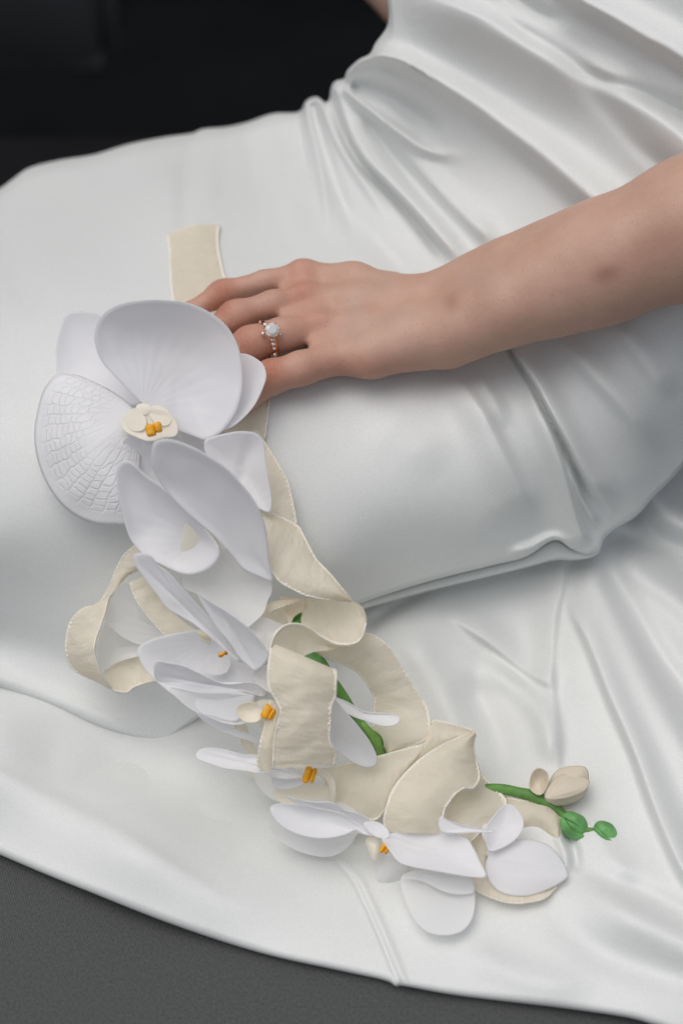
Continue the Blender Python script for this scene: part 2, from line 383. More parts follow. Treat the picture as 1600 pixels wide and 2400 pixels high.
train_lift = TPS([(-80,1990,5),(0,2000,5),(500,2200,5),(930,2310,6),(1300,2360,6),(1700,2440,6),(0,1850,12),(300,1980,10),(600,2120,8),(300,1830,1),(120,1780,8),(500,1900,2),(0,1700,24),(150,1640,22),(-80,1500,10),
 (450,1780,8),(430,1600,14),(500,1950,5),(700,1950,3),(700,1750,4),(800,2150,7),(1000,2150,8),(1000,1900,6),(1000,1650,16),(950,1470,40),(850,1400,34),(1150,1380,38),(1300,1340,44),(1200,1150,40),(900,1250,30),
 (1240,1560,16),(1150,1600,18),(1200,1850,18),(1310,1550,34),(1450,1450,44),(1450,1700,34),(1450,1950,22),(1550,1250,52),(1600,1150,50),(1700,1000,40),(1600,1600,36),(1600,1900,26),(1500,2150,22),(1250,2150,14),(1600,2280,16),(1400,1250,50)])
TRAIN_FOLDS = [
 fold([(1335,1230),(1317,1306),(1312,1378),(1300,1429),(1292,1505),(1288,1597),(1298,1684),(1304,1786),(1298,1900)], 6, (12,13), (0.05,0.35), side=3),
 fold([(1040,1428),(1081,1460),(1157,1512),(1234,1570),(1290,1602),(1320,1616)], 9, (34,44), (0.35,0.2), side=0.3),
 fold([(1120,1530),(1157,1566),(1234,1633),(1279,1709),(1290,1810)], 10, 30, (0.3,0.25)),
 fold([(1080,1560),(1120,1640),(1167,1729),(1200,1850)], -9, 36, (0.3,0.3)),
 fold([(920,1470),(1000,1560),(1060,1680),(1106,1780)], 6, 40, (0.3,0.3)),
 fold([(840,1480),(930,1420),(1030,1370)], -5, 16, (0.2,0.4)),
 fold([(1325,1385),(1348,1440),(1381,1505),(1432,1632),(1488,1760),(1534,1888),(1577,1990),(1614,2060),(1690,2180)], 14, (44,60), (0.12,0), side=0.28),
 fold([(1345,1316),(1412,1403),(1514,1607),(1600,1760),(1680,1900)], 10, 42, (0.1,0.05)),
 fold([(1400,1300),(1480,1430),(1560,1560),(1680,1700)], -9, 26, (0.2,0.05)),
 fold([(1437,1300),(1514,1352),(1600,1418),(1680,1500)], 9, 34, (0.2,0.05)),
 fold([(1400,1250),(1500,1270),(1600,1320),(1680,1380)], -10, 26, (0.2,0.05)),
 fold([(1490,1110),(1530,1160),(1570,1205),(1660,1250)], 20, 34, (0.1,0.05)),
 fold([(1440,1150),(1490,1220),(1560,1265),(1660,1310)], -8, 22, (0.1,0.05)),
 # seam at the hem
 fold([(770,2000),(800,2033),(831,2068),(861,2130),(892,2201),(917,2262),(940,2318)], -1.9, 5, (0.35,0)),
 fold([(784,1996),(814,2030),(845,2066),(875,2128),(906,2199),(931,2260),(954,2316)], 1.6, 9, (0.35,0)),
 fold([(1290,2060),(1387,2094),(1489,2155),(1600,2206),(1680,2240)], 9, (44,50), (0.5,0)),
 fold([(1240,2100),(1336,2180),(1412,2231),(1514,2272),(1600,2297),(1680,2310)], -6, 40, (0.45,0)),
 fold([(1330,2030),(1400,2050),(1500,2095),(1600,2140),(1680,2170)], -6, 30, (0.45,0)),
 fold([(1050,2200),(1200,2280),(1400,2330)], 4, 40, (0.3,0.3)),
 fold([(1320,1940),(1345,1990),(1352,2050)], -6, 11, (0.2,0.3)),
 fold([(1300,1950),(1322,2000),(1326,2060)], 4, 11, (0.2,0.3)),
 fold([(1380,1900),(1420,2000),(1500,2080)], 4, 36, (0.3,0.3)),
 # soft folded band along the left hem
 fold([(-80,1775),(0,1818),(150,1895),(300,1972),(500,2098),(640,2165),(740,2205)], 20, (185,105), (0,0.6), side=0.8),
 fold([(-80,1770),(0,1813),(150,1890),(300,1967),(500,2093),(640,2160)], 2.5, (22,22), (0,0.4), side=2.2),
 fold([(150,1760),(350,1830),(550,1880)], -3, 60, (0.3,0.4)),
]
def train_raw(x, y):
    return seat_h(y)+np.maximum(train_lift(x, y), 3)+apply_folds(x, y, TRAIN_FOLDS)*0.9+waves(x, y, 0.5, 300, 11)+3
def roll(q, w, Rr):
    u = np.clip(1-q/w, 0, 1); return -Rr*(1-np.sqrt(np.maximum(0, 1-u*u)))
def sheet(bot, top, nu, nv, hfun, wb, Rb, wt, Rt, under=(22, 45), over=(26, 90)):
    b = cr(bot, nu); t = cr(top, nu); v = np.linspace(0, 1, nv)
    x = b[:, None, 0]*(1-v)+t[:, None, 0]*v; y = b[:, None, 1]*(1-v)+t[:, None, 1]*v
    L = np.hypot(t[:, 0]-b[:, 0], t[:, 1]-b[:, 1])[:, None]
    # crowd the first and last rows a little so the rolled edges stay smooth
    h = hfun(x.ravel(), y.ravel()).reshape(x.shape)
    h = h+roll(v*L, wb, Rb)+roll((1-v)*L, wt, Rt)
    dx = (t[:, 0]-b[:, 0])/L[:, 0]; dy = (t[:, 1]-b[:, 1])/L[:, 0]
    def ext(edge, sgn, a, dz, k):
        f = k/4
        return x[:, edge]+sgn*dx*a*f*f, y[:, edge]+sgn*dy*a*f*f, h[:, edge]-dz*f
    lo = [ext(0, 1, under[0], under[1], k) for k in (4, 3, 2, 1)]
    hi = [ext(-1, -1, over[0], over[1], k) for k in (1, 2, 3, 4)]
    X = np.column_stack([q[0] for q in lo]+[x]+[q[0] for q in hi]); Y = np.column_stack([q[1] for q in lo]+[y]+[q[1] for q in hi]); H = np.column_stack([q[2] for q in lo]+[h]+[q[2] for q in hi])
    return X, Y, H

gown = thing('wedding_gown', 'white satin wedding gown draped over the seated lap and trailing on grey fabric', 'dress', (0.05, 0.1, 0.0))
BOT = [(-80,1580),(0,1610),(80,1640),(148,1666),(230,1702),(306,1727),(372,1741),(392,1738),(423,1714),(470,1680),(560,1610),(700,1500),(800,1435),(850,1412),(1000,1364),(1150,1326),(1230,1306),(1297,1266),(1340,1288),(1375,1300),(1404,1288),(1416,1262),(1440,1240),(1490,1210),(1530,1165),(1580,1115),(1640,1040),(1720,940)]
TOP = [(-80,480),(-30,455),(0,442),(30,420),(70,393),(140,375),(220,362),(300,338),(380,322),(450,312),(475,302),(530,297),(580,286),(640,266),(700,262),(718,236),(742,227),(762,240),(772,232),(776,205),(786,190),(806,184),(814,165),(840,140),(866,126),(880,100),(905,65),(911,30),(908,-40),(930,-90),(1200,-100),(1720,-100)]
# matching the two edges: resample each so that hip meets hip
def edge(pts, n, knots):
    q = cr(pts, 1200); s = np.linspace(0, 1, 1200)
    idx = [int(np.argmin(np.hypot(q[:, 0]-kx, q[:, 1]-ky))) for kx, ky in knots]
    u = np.linspace(0, 1, n); k = np.interp(u, np.linspace(0, 1, len(knots)), idx)
    return np.stack([np.interp(k, np.arange(1200), q[:, 0]), np.interp(k, np.arange(1200), q[:, 1])], 1)
NU = 620
eb = edge(BOT, NU, [(-80,1580),(200,1690),(392,1738),(850,1412),(1230,1306),(1404,1288),(1720,940)])
et = edge(TOP, NU, [(-80,480),(220,362),(450,312),(700,262),(776,205),(911,30),(1720,-100)])
_cr = cr
def sheet_raw(b, t, *a, **k):
    global cr
    keep = cr; cr = lambda p, n, closed=False: np.asarray(p)
    r = sheet(b, t, len(b), *a, **k); cr = keep; return r
X, Y, H = sheet_raw(eb, et, 520, lap_raw, 13, 6.5, 34, 22)
V = P(X, Y, H).reshape(-1, 3); nv = X.shape[1]; Q = gridq(NU, nv)
# vertex normals of the whole cloth so that its two parts meet without a seam
def vnormals(V, Q):
    n = np.cross(V[Q[:, 2]]-V[Q[:, 0]], V[Q[:, 3]]-V[Q[:, 1]]); o = np.zeros_like(V)
    for k in range(4): np.add.at(o, Q[:, k], n)
    return o/np.maximum(np.linalg.norm(o, axis=1, keepdims=True), 1e-12)
VN = vnormals(V, Q)
crease = cr([(700,60),(772,215),(786,258),(815,333),(849,390),(901,442),(958,505),(1010,568),(1100,690),(1188,811),(1249,907),(1306,1018),(1356,1125),(1394,1213),(1420,1250),(1440,1330)], 80)
cxq = X.reshape(-1)[Q].mean(1); cyq = Y.reshape(-1)[Q].mean(1)
isb = cxq > np.interp(cyq, crease[:, 1], crease[:, 0])
UVc = np.stack([X.ravel(), Y.ravel()], 1)*0.000246
for nm, sel in (('skirt', ~isb), ('bodice', isb)):
    q = Q[sel]; used = np.unique(q); rm = np.full(len(V), -1); rm[used] = np.arange(len(used))
    o = fast_mesh(nm, V[used], rm[q], SATIN, gown, UVc[used])
    o.data.normals_split_custom_set_from_vertices([tuple(v) for v in (VN[used] if (VN @ -FW).mean() > 0 else -VN[used])])
# the train spread on the seat
HEM = [(-80,1966),(0,2003),(100,2046),(204,2088),(408,2168),(612,2234),(800,2276),(900,2298),(928,2312),(950,2312),(1075,2334),(1310,2362),(1463,2384),(1530,2402),(1600,2425),(1700,2460)]
TT = [(-80,1440),(200,1460),(420,1480),(600,1380),(800,1260),(1000,1200),(1200,1150),(1350,1080),(1500,980),(1700,860)]
X, Y, H = sheet(HEM, TT, 520, 420, train_raw, 22, 5.5, 30, 20, under=(26, 5), over=(10, 30))
fast_mesh('train', P(X, Y, H).reshape(-1, 3), gridq(*X.shape), SATIN, gown, np.stack([X.ravel(), Y.ravel()], 1)*0.000246)

def loft(name, A, B, mat, parent, n=60, m=10, bulge=0.0, thick=0.0005, base=None, wr=0.35, seed=0, ret=False, end=0):
    """cloth strip between two rails of (x, y, h)"""
    a, b = cr(A, n), cr(B, n); v = np.linspace(0, 1, m)
    x = a[:, None, 0]*(1-v)+b[:, None, 0]*v; y = a[:, None, 1]*(1-v)+b[:, None, 1]*v; h = a[:, None, 2]*(1-v)+b[:, None, 2]*v
    h = h+bulge*4*v*(1-v)+waves(x, y, wr, 60, seed)+waves(x, y, wr*0.4, 24, seed+1)
    if base is not None: h = h+base(x.ravel(), y.ravel()).reshape(x.shape)
    if end: x = x+0*v; y = y-end*np.sin(math.pi*v)[None]*np.clip(1-np.arange(n)/9, 0, 1)[:, None]+end*0.5*(np.cos(2*math.pi*v)**8)[None]*0
    pts = P(x, y, h); wd = np.linalg.norm(pts[:, -1]-pts[:, 0], axis=1)
    s = np.concatenate([[0], np.cumsum(np.linalg.norm(np.diff(pts[:, m//2], axis=0), axis=1))])
    uv = np.stack([np.repeat(s[:, None], m, 1)+seed*0.37, v[None]*np.maximum(wd[:, None], 0.01)], -1).reshape(-1, 2)
    o = fast_mesh(name, pts.reshape(-1, 3), gridq(n, m), mat, parent, uv)
    if thick: solid(o, thick)
    return (o, pts) if ret else o
# narrow turned facing under the edge of the skirt, and the layer beneath it on the left
loft('facing', [(830,1416,0),(1000,1364,-6),(1150,1326,-8),(1230,1306,-8),(1297,1268,-8),(1340,1288,-9),(1380,1298,-11),(1404,1286,-12)],
     [(830,1432,-2),(1000,1384,-6),(1150,1348,-8),(1240,1326,-9),(1300,1311,-9),(1345,1311,-10),(1385,1304,-12),(1406,1290,-13)], SATIN, gown, 80, 6, 3, 0.0012, wr=0.2)
loft('underskirt', [(-80,1560,18),(0,1590,17),(90,1630,16),(150,1655,14),(230,1690,8)],
     [(-80,1690,22),(0,1681,20),(80,1673,18),(140,1664,14),(225,1696,5)], SATIN, gown, 60, 10, 4, 0.0012, wr=0.3)

# ------------------------------------------------------------------ arm and hand: one continuous skin
def camspace(x, y, h):
    d = D0-h/1000.0; return np.array(((x-800)*S0*d, (1200-y)*S0*d, -d))
VOX = 0.0011
lo = np.array([-0.125, 0.03, -0.865]); hi = np.array([0.285, 0.235, -0.665])
GX, GY, GZ = [np.arange(lo[k], hi[k], VOX, dtype=np.float32) for k in range(3)]
field = np.full((len(GX), len(GY), len(GZ)), 0.03, np.float32)
def smin(a, b, k):
    t = np.maximum(k-np.abs(a-b), 0)/k; return np.minimum(a, b)-t*t*k*0.25
def cone(F, p, q, r0, r1, k, flat=None):
    pad = max(r0, r1)+0.014
    mn, mx = np.minimum(p, q)-pad, np.maximum(p, q)+pad
    sl = [slice(max(0, int((mn[i]-lo[i])/VOX)), max(0, int((mx[i]-lo[i])/VOX)+1)) for i in range(3)]
    x = GX[sl[0]][:, None, None]-p[0]; y = GY[sl[1]][None, :, None]-p[1]; z = GZ[sl[2]][None, None, :]-p[2]
    if x.size == 0 or y.size == 0 or z.size == 0: return
    d = q-p; L = float(d@d)+1e-12
    t = np.clip((x*d[0]+y*d[1]+z*d[2])/L, 0, 1)
    dist = np.sqrt((x-t*d[0])**2+(y-t*d[1])**2+(z-t*d[2])**2)-(r0+(r1-r0)*t)
    F[tuple(sl)] = smin(F[tuple(sl)], dist.astype(np.float32), k)
def chain(pts, k, F=None, target=None):
    F = field if F is None else F
    c = [camspace(*p[:3]) for p in pts]; r = [p[3]*S0*(D0-p[2]/1000) for p in pts]
    for i in range(len(c)-1): cone(F, c[i], c[i+1], r[i], r[i+1], k)
# forearm (two bones side by side), wrist
chain([(955,705,22,50),(1040,697,28,57),(1085,690,33,66),(1130,673,39,77),(1200,655,48,93),(1300,628,57,107),(1400,600,65,121),(1620,520,80,144),(1860,425,95,165)], 0.010)
chain([(955,795,40,68),(1045,784,46,72),(1120,752,54,74),(1200,714,62,88),(1300,674,67,106),(1400,632,72,124),(1620,545,85,148),(1860,450,98,168)], 0.010)
chain([(1092,676,44,33),(1128,664,46,34)], 0.005)                              # ulna head
# back of the hand
chain([(712,648,4,34),(830,657,12,38),(960,700,22,50)], 0.008)
chain([(722,700,19,33),(840,712,25,42),(960,728,29,52)], 0.008)
chain([(748,766,31,34),(850,773,36,43),(960,768,37,54)], 0.008)
chain([(790,838,41,42),(870,832,43,50),(960,802,42,62)], 0.008)
chain([(800,740,14,46),(930,760,22,60)], 0.008)                                # palm
chain([(707,641,8,35),(712,640,8,34)], 0.005)                                  # index knuckle
chain([(704,688,25,22),(716,690,25,22)], 0.006)                                # middle knuckle
chain([(742,752,37,22),(752,756,37,22)], 0.006)
chain([(745,734,27,24),(672,744,31,19)], 0.007)
chain([(715,676,13,22),(668,684,15,17)], 0.007)
chain([(790,800,38,24),(738,806,42,18)], 0.007)      # webs
FINGERS = {
 'index': [(712,646,5,33),(620,660,9,26),(522,688,9,29),(442,736,14,25),(398,776,20,21)],
 'middle': [(722,700,20,33),(640,712,26,31),(552,740,29,33),(472,792,33,27),(424,836,38,23)],
 'ring': [(748,768,32,34),(660,784,40,39),(588,806,42,39),(512,862,47,30),(468,902,51,25)],
 'pinky': [(790,838,42,40),(704,864,50,40),(635,884,51,38),(582,930,53,31),(548,965,55,26)],
 'thumb': [(920,680,2,44),(830,662,-10,38),(760,668,-16,33),(705,680,-16,27)]}
for nm, f in FINGERS.items():
    g = np.full_like(field, 0.03); chain(f, 0.004, g)
    if nm != 'thumb':                                                           # a slight swelling at the middle joint
        x, y, h, r = f[2]; chain([(x-6, y+2, h+1.2, r), (x+6, y-2, h+1.2, r)], 0.004, g)
    field = smin(field, g, 0.0026 if nm != 'thumb' else 0.006)
def surface_nets(F):
    s = F < 0
    cs = [s[i:i+F.shape[0]-1, j:j+F.shape[1]-1, k:k+F.shape[2]-1] for i in (0,1) for j in (0,1) for k in (0,1)]
    cnt = sum(c.astype(np.int8) for c in cs); act = (cnt > 0) & (cnt < 8)
    I, J, K = np.nonzero(act); idx = np.full(act.shape, -1, np.int64); idx[I, J, K] = np.arange(len(I))
    acc = np.zeros((len(I), 3)); num = np.zeros(len(I))
    corners = [(i,j,k) for i in (0,1) for j in (0,1) for k in (0,1)]
    val = {c: F[I+c[0], J+c[1], K+c[2]] for c in corners}
    for a in corners:
        for ax in range(3):
            if a[ax] == 0:
                b = list(a); b[ax] = 1; b = tuple(b); fa, fb = val[a], val[b]
                m = (fa < 0) != (fb < 0); t = np.where(m, fa/np.where(m, fa-fb, 1), 0)
                p = np.array(a)[None]+t[:, None]*np.eye(3)[ax][None]
                acc[m] += p[m]; num[m] += 1
    V = np.stack([I, J, K], 1)+acc/num[:, None]
    Q = []
    for ax in range(3):
        o1, o2 = [(1,2),(2,0),(0,1)][ax]
        sl0 = [slice(1, n-1) for n in F.shape]; sl0[ax] = slice(0, F.shape[ax]-1)
        a = s[tuple(sl0)]; sl1 = list(sl0); sl1[ax] = slice(1, F.shape[ax]); b = s[tuple(sl1)]
        e = np.argwhere(a != b); st = a[a != b]
        e = e+np.array([sl.start for sl in sl0])
        d1 = np.eye(3, dtype=int)[o1]; d2 = np.eye(3, dtype=int)[o2]
        g = [e-d1-d2, e-d2, e, e-d1]
        g = [np.where((q < 0) | (q >= np.array(act.shape)), 0, q) for q in g]
        q = np.stack([idx[p[:, 0], p[:, 1], p[:, 2]] for p in g], 1)
        q[~st] = q[~st][:, ::-1]; Q.append(q[(q >= 0).all(1)])
    return V, np.vstack(Q)
HV, HQ = surface_nets(field)
HV = lo+HV*VOX
def smooth_mesh(V, Q, it, lam=0.5):
    E = np.vstack([Q[:, [0,1]], Q[:, [1,2]], Q[:, [2,3]], Q[:, [3,0]]])
    deg = np.bincount(E.ravel(), minlength=len(V)).astype(float)
    for _ in range(it):
        acc = np.zeros_like(V)
        for k in range(3):
            acc[:, k] = np.bincount(E[:, 0], V[E[:, 1], k], len(V))+np.bincount(E[:, 1], V[E[:, 0], k], len(V))
        V = V+lam*(acc/deg[:, None]-V)
    return V
HV = smooth_mesh(HV, HQ, 12)
hx = HV[:, 0]/(-HV[:, 2])/S0+800; hy = 1200-HV[:, 1]/(-HV[:, 2])/S0
def blob(x, y, rx, ry=None, ang=0):
    ry = ry or rx; c, s = math.cos(R(ang)), math.sin(R(ang)); dx, dy = hx-x, hy-y
    return np.exp(-(((dx*c+dy*s)/rx)**2+((-dx*s+dy*c)/ry)**2))
red = 0.10+0.55*blob(520,675,34,26)+0.6*blob(512,722,34,26)+0.45*blob(565,800,34,36)+0.6*blob(632,868,36,40)+0.5*blob(705,688,40,30)+0.35*blob(705,632,46,30)+0.3*blob(745,760,44,34)+0.3*blob(800,860,70,36)+0.25*blob(560,800,170,150)+0.25*blob(800,895,160,30)+0.2*blob(1000,860,120,30)
vein = 0.35*blob(830,720,26,40,20)+0.35*blob(925,745,70,16,-10)+0.25*blob(900,665,30,24)+0.25*blob(850,790,80,16,10)+0.2*blob(1000,830,60,30)+0.2*blob(1130,650,60,30)
mark_shade = 0.55*blob(1420,642,34,22,-15)+0.38*blob(1058,708,20,24)+0.25*blob(1540,560,120,40,-20)  # forearm bruise, plus crease shade painted in beside the wrist bone
crs = np.zeros(len(HV)); phs = np.zeros(len(HV))
for (x, y, rx, ry, ang) in ((518,676,26,26,-20),(510,724,30,28,-28),(556,802,30,40,-16),(632,870,28,42,-20),(690,700,40,30,-10)):
    g = blob(x, y, rx, ry, ang)*(0.45 if x > 660 else 1.0)
    c, s = math.cos(R(ang)), math.sin(R(ang)); ph = ((hx-x)*c+(hy-y)*s)*0.246
    k = g > crs; crs = np.where(k, g, crs); phs = np.where(k, ph, phs)
# the body goes on, out of the frame, over the shoulders to the other arm, a far blurred sliver beyond the waist
rot = np.stack([RT, UP, -FW], 1)
HW = CAM+HV @ rot.T
q = cr([(1870,450,97,150),(1980,150,60,170),(1960,-250,-40,230),(1600,-520,-160,300),(1150,-560,-250,230),(850,-420,-268,130),(800,-180,-262,90),(865,-85,-262,80),(920,-20,-265,74),(1000,75,-275,72)], 60)
axp = P(q[:, 0], q[:, 1], q[:, 2]); rad = q[:, 3]*0.00025; n0 = len(HW); tubes = []; prev = np.array(FW)
for i in range(60):
    t = axp[min(i+1, 59)]-axp[max(i-1, 0)]; t = t/np.linalg.norm(t); a = prev-t*(prev@t); a /= np.linalg.norm(a); prev = a; b = np.cross(t, a)
    th = np.linspace(0, 2*math.pi, 17)[:-1]
    tubes.append(axp[i]+rad[i]*(np.cos(th)[:, None]*a+np.sin(th)[:, None]*b))
AV = np.vstack(tubes); AQ = []
for i in range(59):
    for j in range(16): AQ.append((n0+i*16+j, n0+i*16+(j+1) % 16, n0+(i+1)*16+(j+1) % 16, n0+(i+1)*16+j))
nr_ = np.argsort(np.linalg.norm(HW-AV[0], axis=1))[:1][0]                        # joined to the forearm at the elbow
qn = HQ[(HQ == nr_).any(1)][0]; e2 = [v for v in qn if v != nr_][0]
AQ.append((nr_, int(e2), n0+1, n0))
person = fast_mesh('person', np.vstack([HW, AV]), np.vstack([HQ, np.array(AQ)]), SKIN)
for k, a in (('red', red), ('vein', vein), ('mark_shade', mark_shade), ('crease', crs), ('phase', phs)):
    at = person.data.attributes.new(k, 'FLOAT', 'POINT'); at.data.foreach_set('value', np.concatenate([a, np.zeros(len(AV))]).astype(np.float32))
person['label'] = 'seated person in white satin, bare forearm and hand resting on the lap'; person['category'] = 'person'

# ------------------------------------------------------------------ ring
ring = thing('engagement_ring', 'rose gold ring with one large round diamond on the ring finger', 'ring', PX(628, 796, 40))
RC = PX(626, 797, 41); RU = PX(646, 838, 41)-PX(606, 756, 41); RU = RU*0.5
RWv = (PX(637, 782, 51.5)-RC)
def ring_pt(a, s=1.0): return RC+(RU*math.cos(a)+RWv*math.sin(a))*s
V, F = [], []
NB, NC = 64, 8
for i in range(NB):
    a = 2*math.pi*i/NB; c = ring_pt(a); rad = (c-RC).normalized(); tan = (ring_pt(a+0.01)-c).normalized(); sd_ = rad.cross(tan)
    for j in range(NC):
        b = 2*math.pi*j/NC; V.append(c+(rad*math.cos(b)*0.75+sd_*math.sin(b)*0.95)*0.001)
for i in range(NB):
    for j in range(NC): F.append((i*NC+j, ((i+1) % NB)*NC+j, ((i+1) % NB)*NC+(j+1) % NC, i*NC+(j+1) % NC))
mesh('band', V, F, GOLD, ring)
def gem(name, c, nrm, r, parent, n=16, mat=None):
    nrm = Vector(nrm).normalized(); u = nrm.orthogonal().normalized(); v = nrm.cross(u)
    def rg(rad, z, ph, m): return [c+(u*math.cos(2*math.pi*(i+ph)/m)+v*math.sin(2*math.pi*(i+ph)/m))*rad*r+nrm*z*r for i in range(m)]
    V = rg(0.55, 0.36, 0, 8)+rg(0.8, 0.2, 0.5, 8)+rg(1.0, 0.02, 0, n)+rg(1.0, -0.04, 0, n)+rg(0.5, -0.45, 0.5, 8)+[c-nrm*0.85*r]
    F = [tuple(range(8))]
    for i in range(8):
        j = (i+1) % 8; g0, g1, g2 = 16+2*i, 16+2*i+1, 16+(2*i+2) % 16
        F += [(i, 8+i, j), (i, g0, 8+i), (8+i, g0, g1), (8+i, g1, g2), (j, 8+i, g2)]
    for i in range(n): F.append((16+i, 32+i, 32+(i+1) % n, 16+(i+1) % n))
    for i in range(8):
        j = (i+1) % 8; g0, g1, g2 = 32+2*i, 32+2*i+1, 32+(2*i+2) % 16
        F += [(g0, 48+i, g1), (g1, 48+i, g2), (48+i, 56, 48+j), (g2, 48+i, 48+j)]
    me = mesh(name, V, F, GEM if mat is None else mat, parent, smooth=False); return me
dn = (RWv.normalized()*0.8+Vector(-FW)*0.6)
DC = PX(638, 773, 57)
big = gem('diamond', DC, dn, 0.0040, ring)
dnn = dn.normalized(); du = dnn.orthogonal().normalized(); dv = dnn.cross(du)
bm = bmesh.new(); bmesh.ops.create_cone(bm, cap_ends=True, segments=20, radius1=0.0018, radius2=0.0037, depth=0.0028, matrix=Matrix.Translation(DC-dnn*0.0023) @ dnn.to_track_quat('Z', 'Y').to_matrix().to_4x4())
me = bpy.data.meshes.new('setting'); bm.to_mesh(me); bm.free(); finish('setting', me, GOLD, ring, None, True)
for i in range(6):
    a = 2*math.pi*(i+0.3)/6
    bm = bmesh.new(); bmesh.ops.create_icosphere(bm, subdivisions=2, radius=0.00062, matrix=Matrix.Translation(DC+(du*math.cos(a)+dv*math.sin(a))*0.0040+dnn*0.0004))
    me = bpy.data.meshes.new('prong'); bm.to_mesh(me); bm.free(); finish('prong', me, GOLD, ring, None, True)
for (x, y, h, r) in ((638,796,54.5,4.6),(641,807,53,4.8),(643,817,51,4.2),(645,833,46,5.6),(621,760,50.5,5.2),(611,754,46,4.8),(616,781,53.5,4.4),(657,783,53.5,4.4)):
    p = PX(x, y, h); nn = ((p-RC).normalized()+Vector(-FW)*0.5)
    gem('accent_stone', p, nn, r*0.00020, ring)
    bm = bmesh.new(); bmesh.ops.create_cone(bm, cap_ends=True, segments=12, radius1=r*0.00012, radius2=r*0.00026, depth=0.0011, matrix=Matrix.Translation(p-nn.normalized()*0.0008) @ nn.to_track_quat('Z', 'Y').to_matrix().to_4x4())
    me = bpy.data.meshes.new('collet'); bm.to_mesh(me); bm.free(); finish('collet', me, GOLD, ring, None, True)

# ------------------------------------------------------------------ bouquet
bouquet = thing('orchid_bouquet', 'trailing bouquet of white orchids wound with cream stitched ribbon across the lap', 'bouquet', PX(620, 1640, 40))
def petal(name, outline, parent, off, g=(0, 0), cup=0.0, base=None, mat=None, thick=0.00045, groove=0.0, curl=0.0, ctr=None, twist=0.0):
    o = np.array(outline, float)[:, :2]
    q = cr(o, 84, closed=True)
    c = np.array(ctr if ctr else q.mean(0), float)
    if base is None: base = c
    base = np.array(base, float); M = 16
    rr = (np.arange(0, M+1)/M)**0.85
    xs = c[0]+rr[:, None]*(q[None, :, 0]-c[0]); ys = c[1]+rr[:, None]*(q[None, :, 1]-c[1])
    ax = c-base; la = np.linalg.norm(ax); ax = ax/la if la > 1 else np.array((0.7, 0.7))
    side = (xs-c[0])*(-ax[1])+(ys-c[1])*ax[0]
    W = max(1e-3, np.abs(side).max())
    h = sup(c[1])+off+g[0]*(xs-c[0])+g[1]*(ys-c[1])+cup*rr[:, None]**2-groove*np.exp(-(side/(0.13*W))**2)*(1-rr[:, None]**3)
    h = h+curl*sstep((rr[:, None]-0.72)/0.28)+twist*(side/W)*(((xs-c[0])*ax[0]+(ys-c[1])*ax[1])/max(la, 30))
    h = h+waves(xs, ys, 0.35, 110, int(c[0]) % 97)
    V = P(xs, ys, h).reshape(-1, 3)
    dx, dy = xs-base[0], ys-base[1]; dist = np.hypot(dx, dy); th_ = np.arctan2(dx*-ax[1]+dy*ax[0], dx*ax[0]+dy*ax[1])
    dmax = np.interp(0, [0], [1])*max(dist.max(), 1)
    # distance is normalised by the outline in each direction so the rim stays plain
    uvy = np.maximum(dist/dmax, 0)*0.45+0.55*rr[:, None]*np.clip(dist/dmax*1.6, 0, 1)
    uv = np.stack([th_, uvy], -1).reshape(-1, 2)
    n = 84; Q = gridq(M+1, n); I = np.arange((M+1)*n).reshape(M+1, n)
    wrapq = np.stack([I[:-1, -1], I[1:, -1], I[1:, 0], I[:-1, 0]], -1)
    ob = fast_mesh(name, V, np.vstack([Q[n-1:], wrapq[1:]]), mat or PETAL, parent, uv)
    # close the middle: first ring collapses to a point, rebuilt as a fan
    bm = bmesh.new(); bm.from_mesh(ob.data); bmesh.ops.remove_doubles(bm, verts=[v for v in bm.verts], dist=1e-6)
    be = [e for e in bm.edges if e.is_boundary]
    cw = Vector(P(c[0], c[1], float(h[0, 0])))
    inner = [e for e in be if (e.verts[0].co-cw).length < 0.35*la*0.0002+0.004 and (e.verts[1].co-cw).length < 0.004+0.35*la*0.0002]
    if inner: bmesh.ops.holes_fill(bm, edges=inner, sides=200)
    bm.to_mesh(ob.data); bm.free()
    ob.data.polygons.foreach_set('use_smooth', [True]*len(ob.data.polygons))
    if mat is not PETAL_THIN: solid(ob, thick)
    return ob
def blob_mesh(name, x, y, h, rx, ry, rz, mat, parent, ang=0, ridges=0, tip=0.0):
    bm = bmesh.new(); bmesh.ops.create_uvsphere(bm, u_segments=28, v_segments=18, radius=1)
    k = S0*(D0-h/1000)
    M3 = Matrix((RT, UP, -FW)).transposed().to_4x4()
    rz3 = Matrix.Rotation(R(-ang), 4, 'Z')
    c = PX(x, y, h)
    for v in bm.verts:
        p = v.co.copy(); a = math.atan2(p.y, p.x); rad = math.hypot(p.x, p.y)
        f = 1-(ridges and 0.20*abs(math.cos(1.5*a))**8*rad)
        t = 1-tip*max(0, p.z)**2
        # local z runs along the length of the bud (image x before turning)
        q = Vector((p.z*rx*(1+tip*0.25*max(0, p.z)), p.x*ry*f*t, p.y*rz*f*t))*k
        v.co = c+(M3 @ (rz3 @ q))
    bmesh.ops.recalc_face_normals(bm, faces=bm.faces)
    me = bpy.data.meshes.new(name); bm.to_mesh(me); bm.free()
    return finish(name, me, mat, parent, None, True)
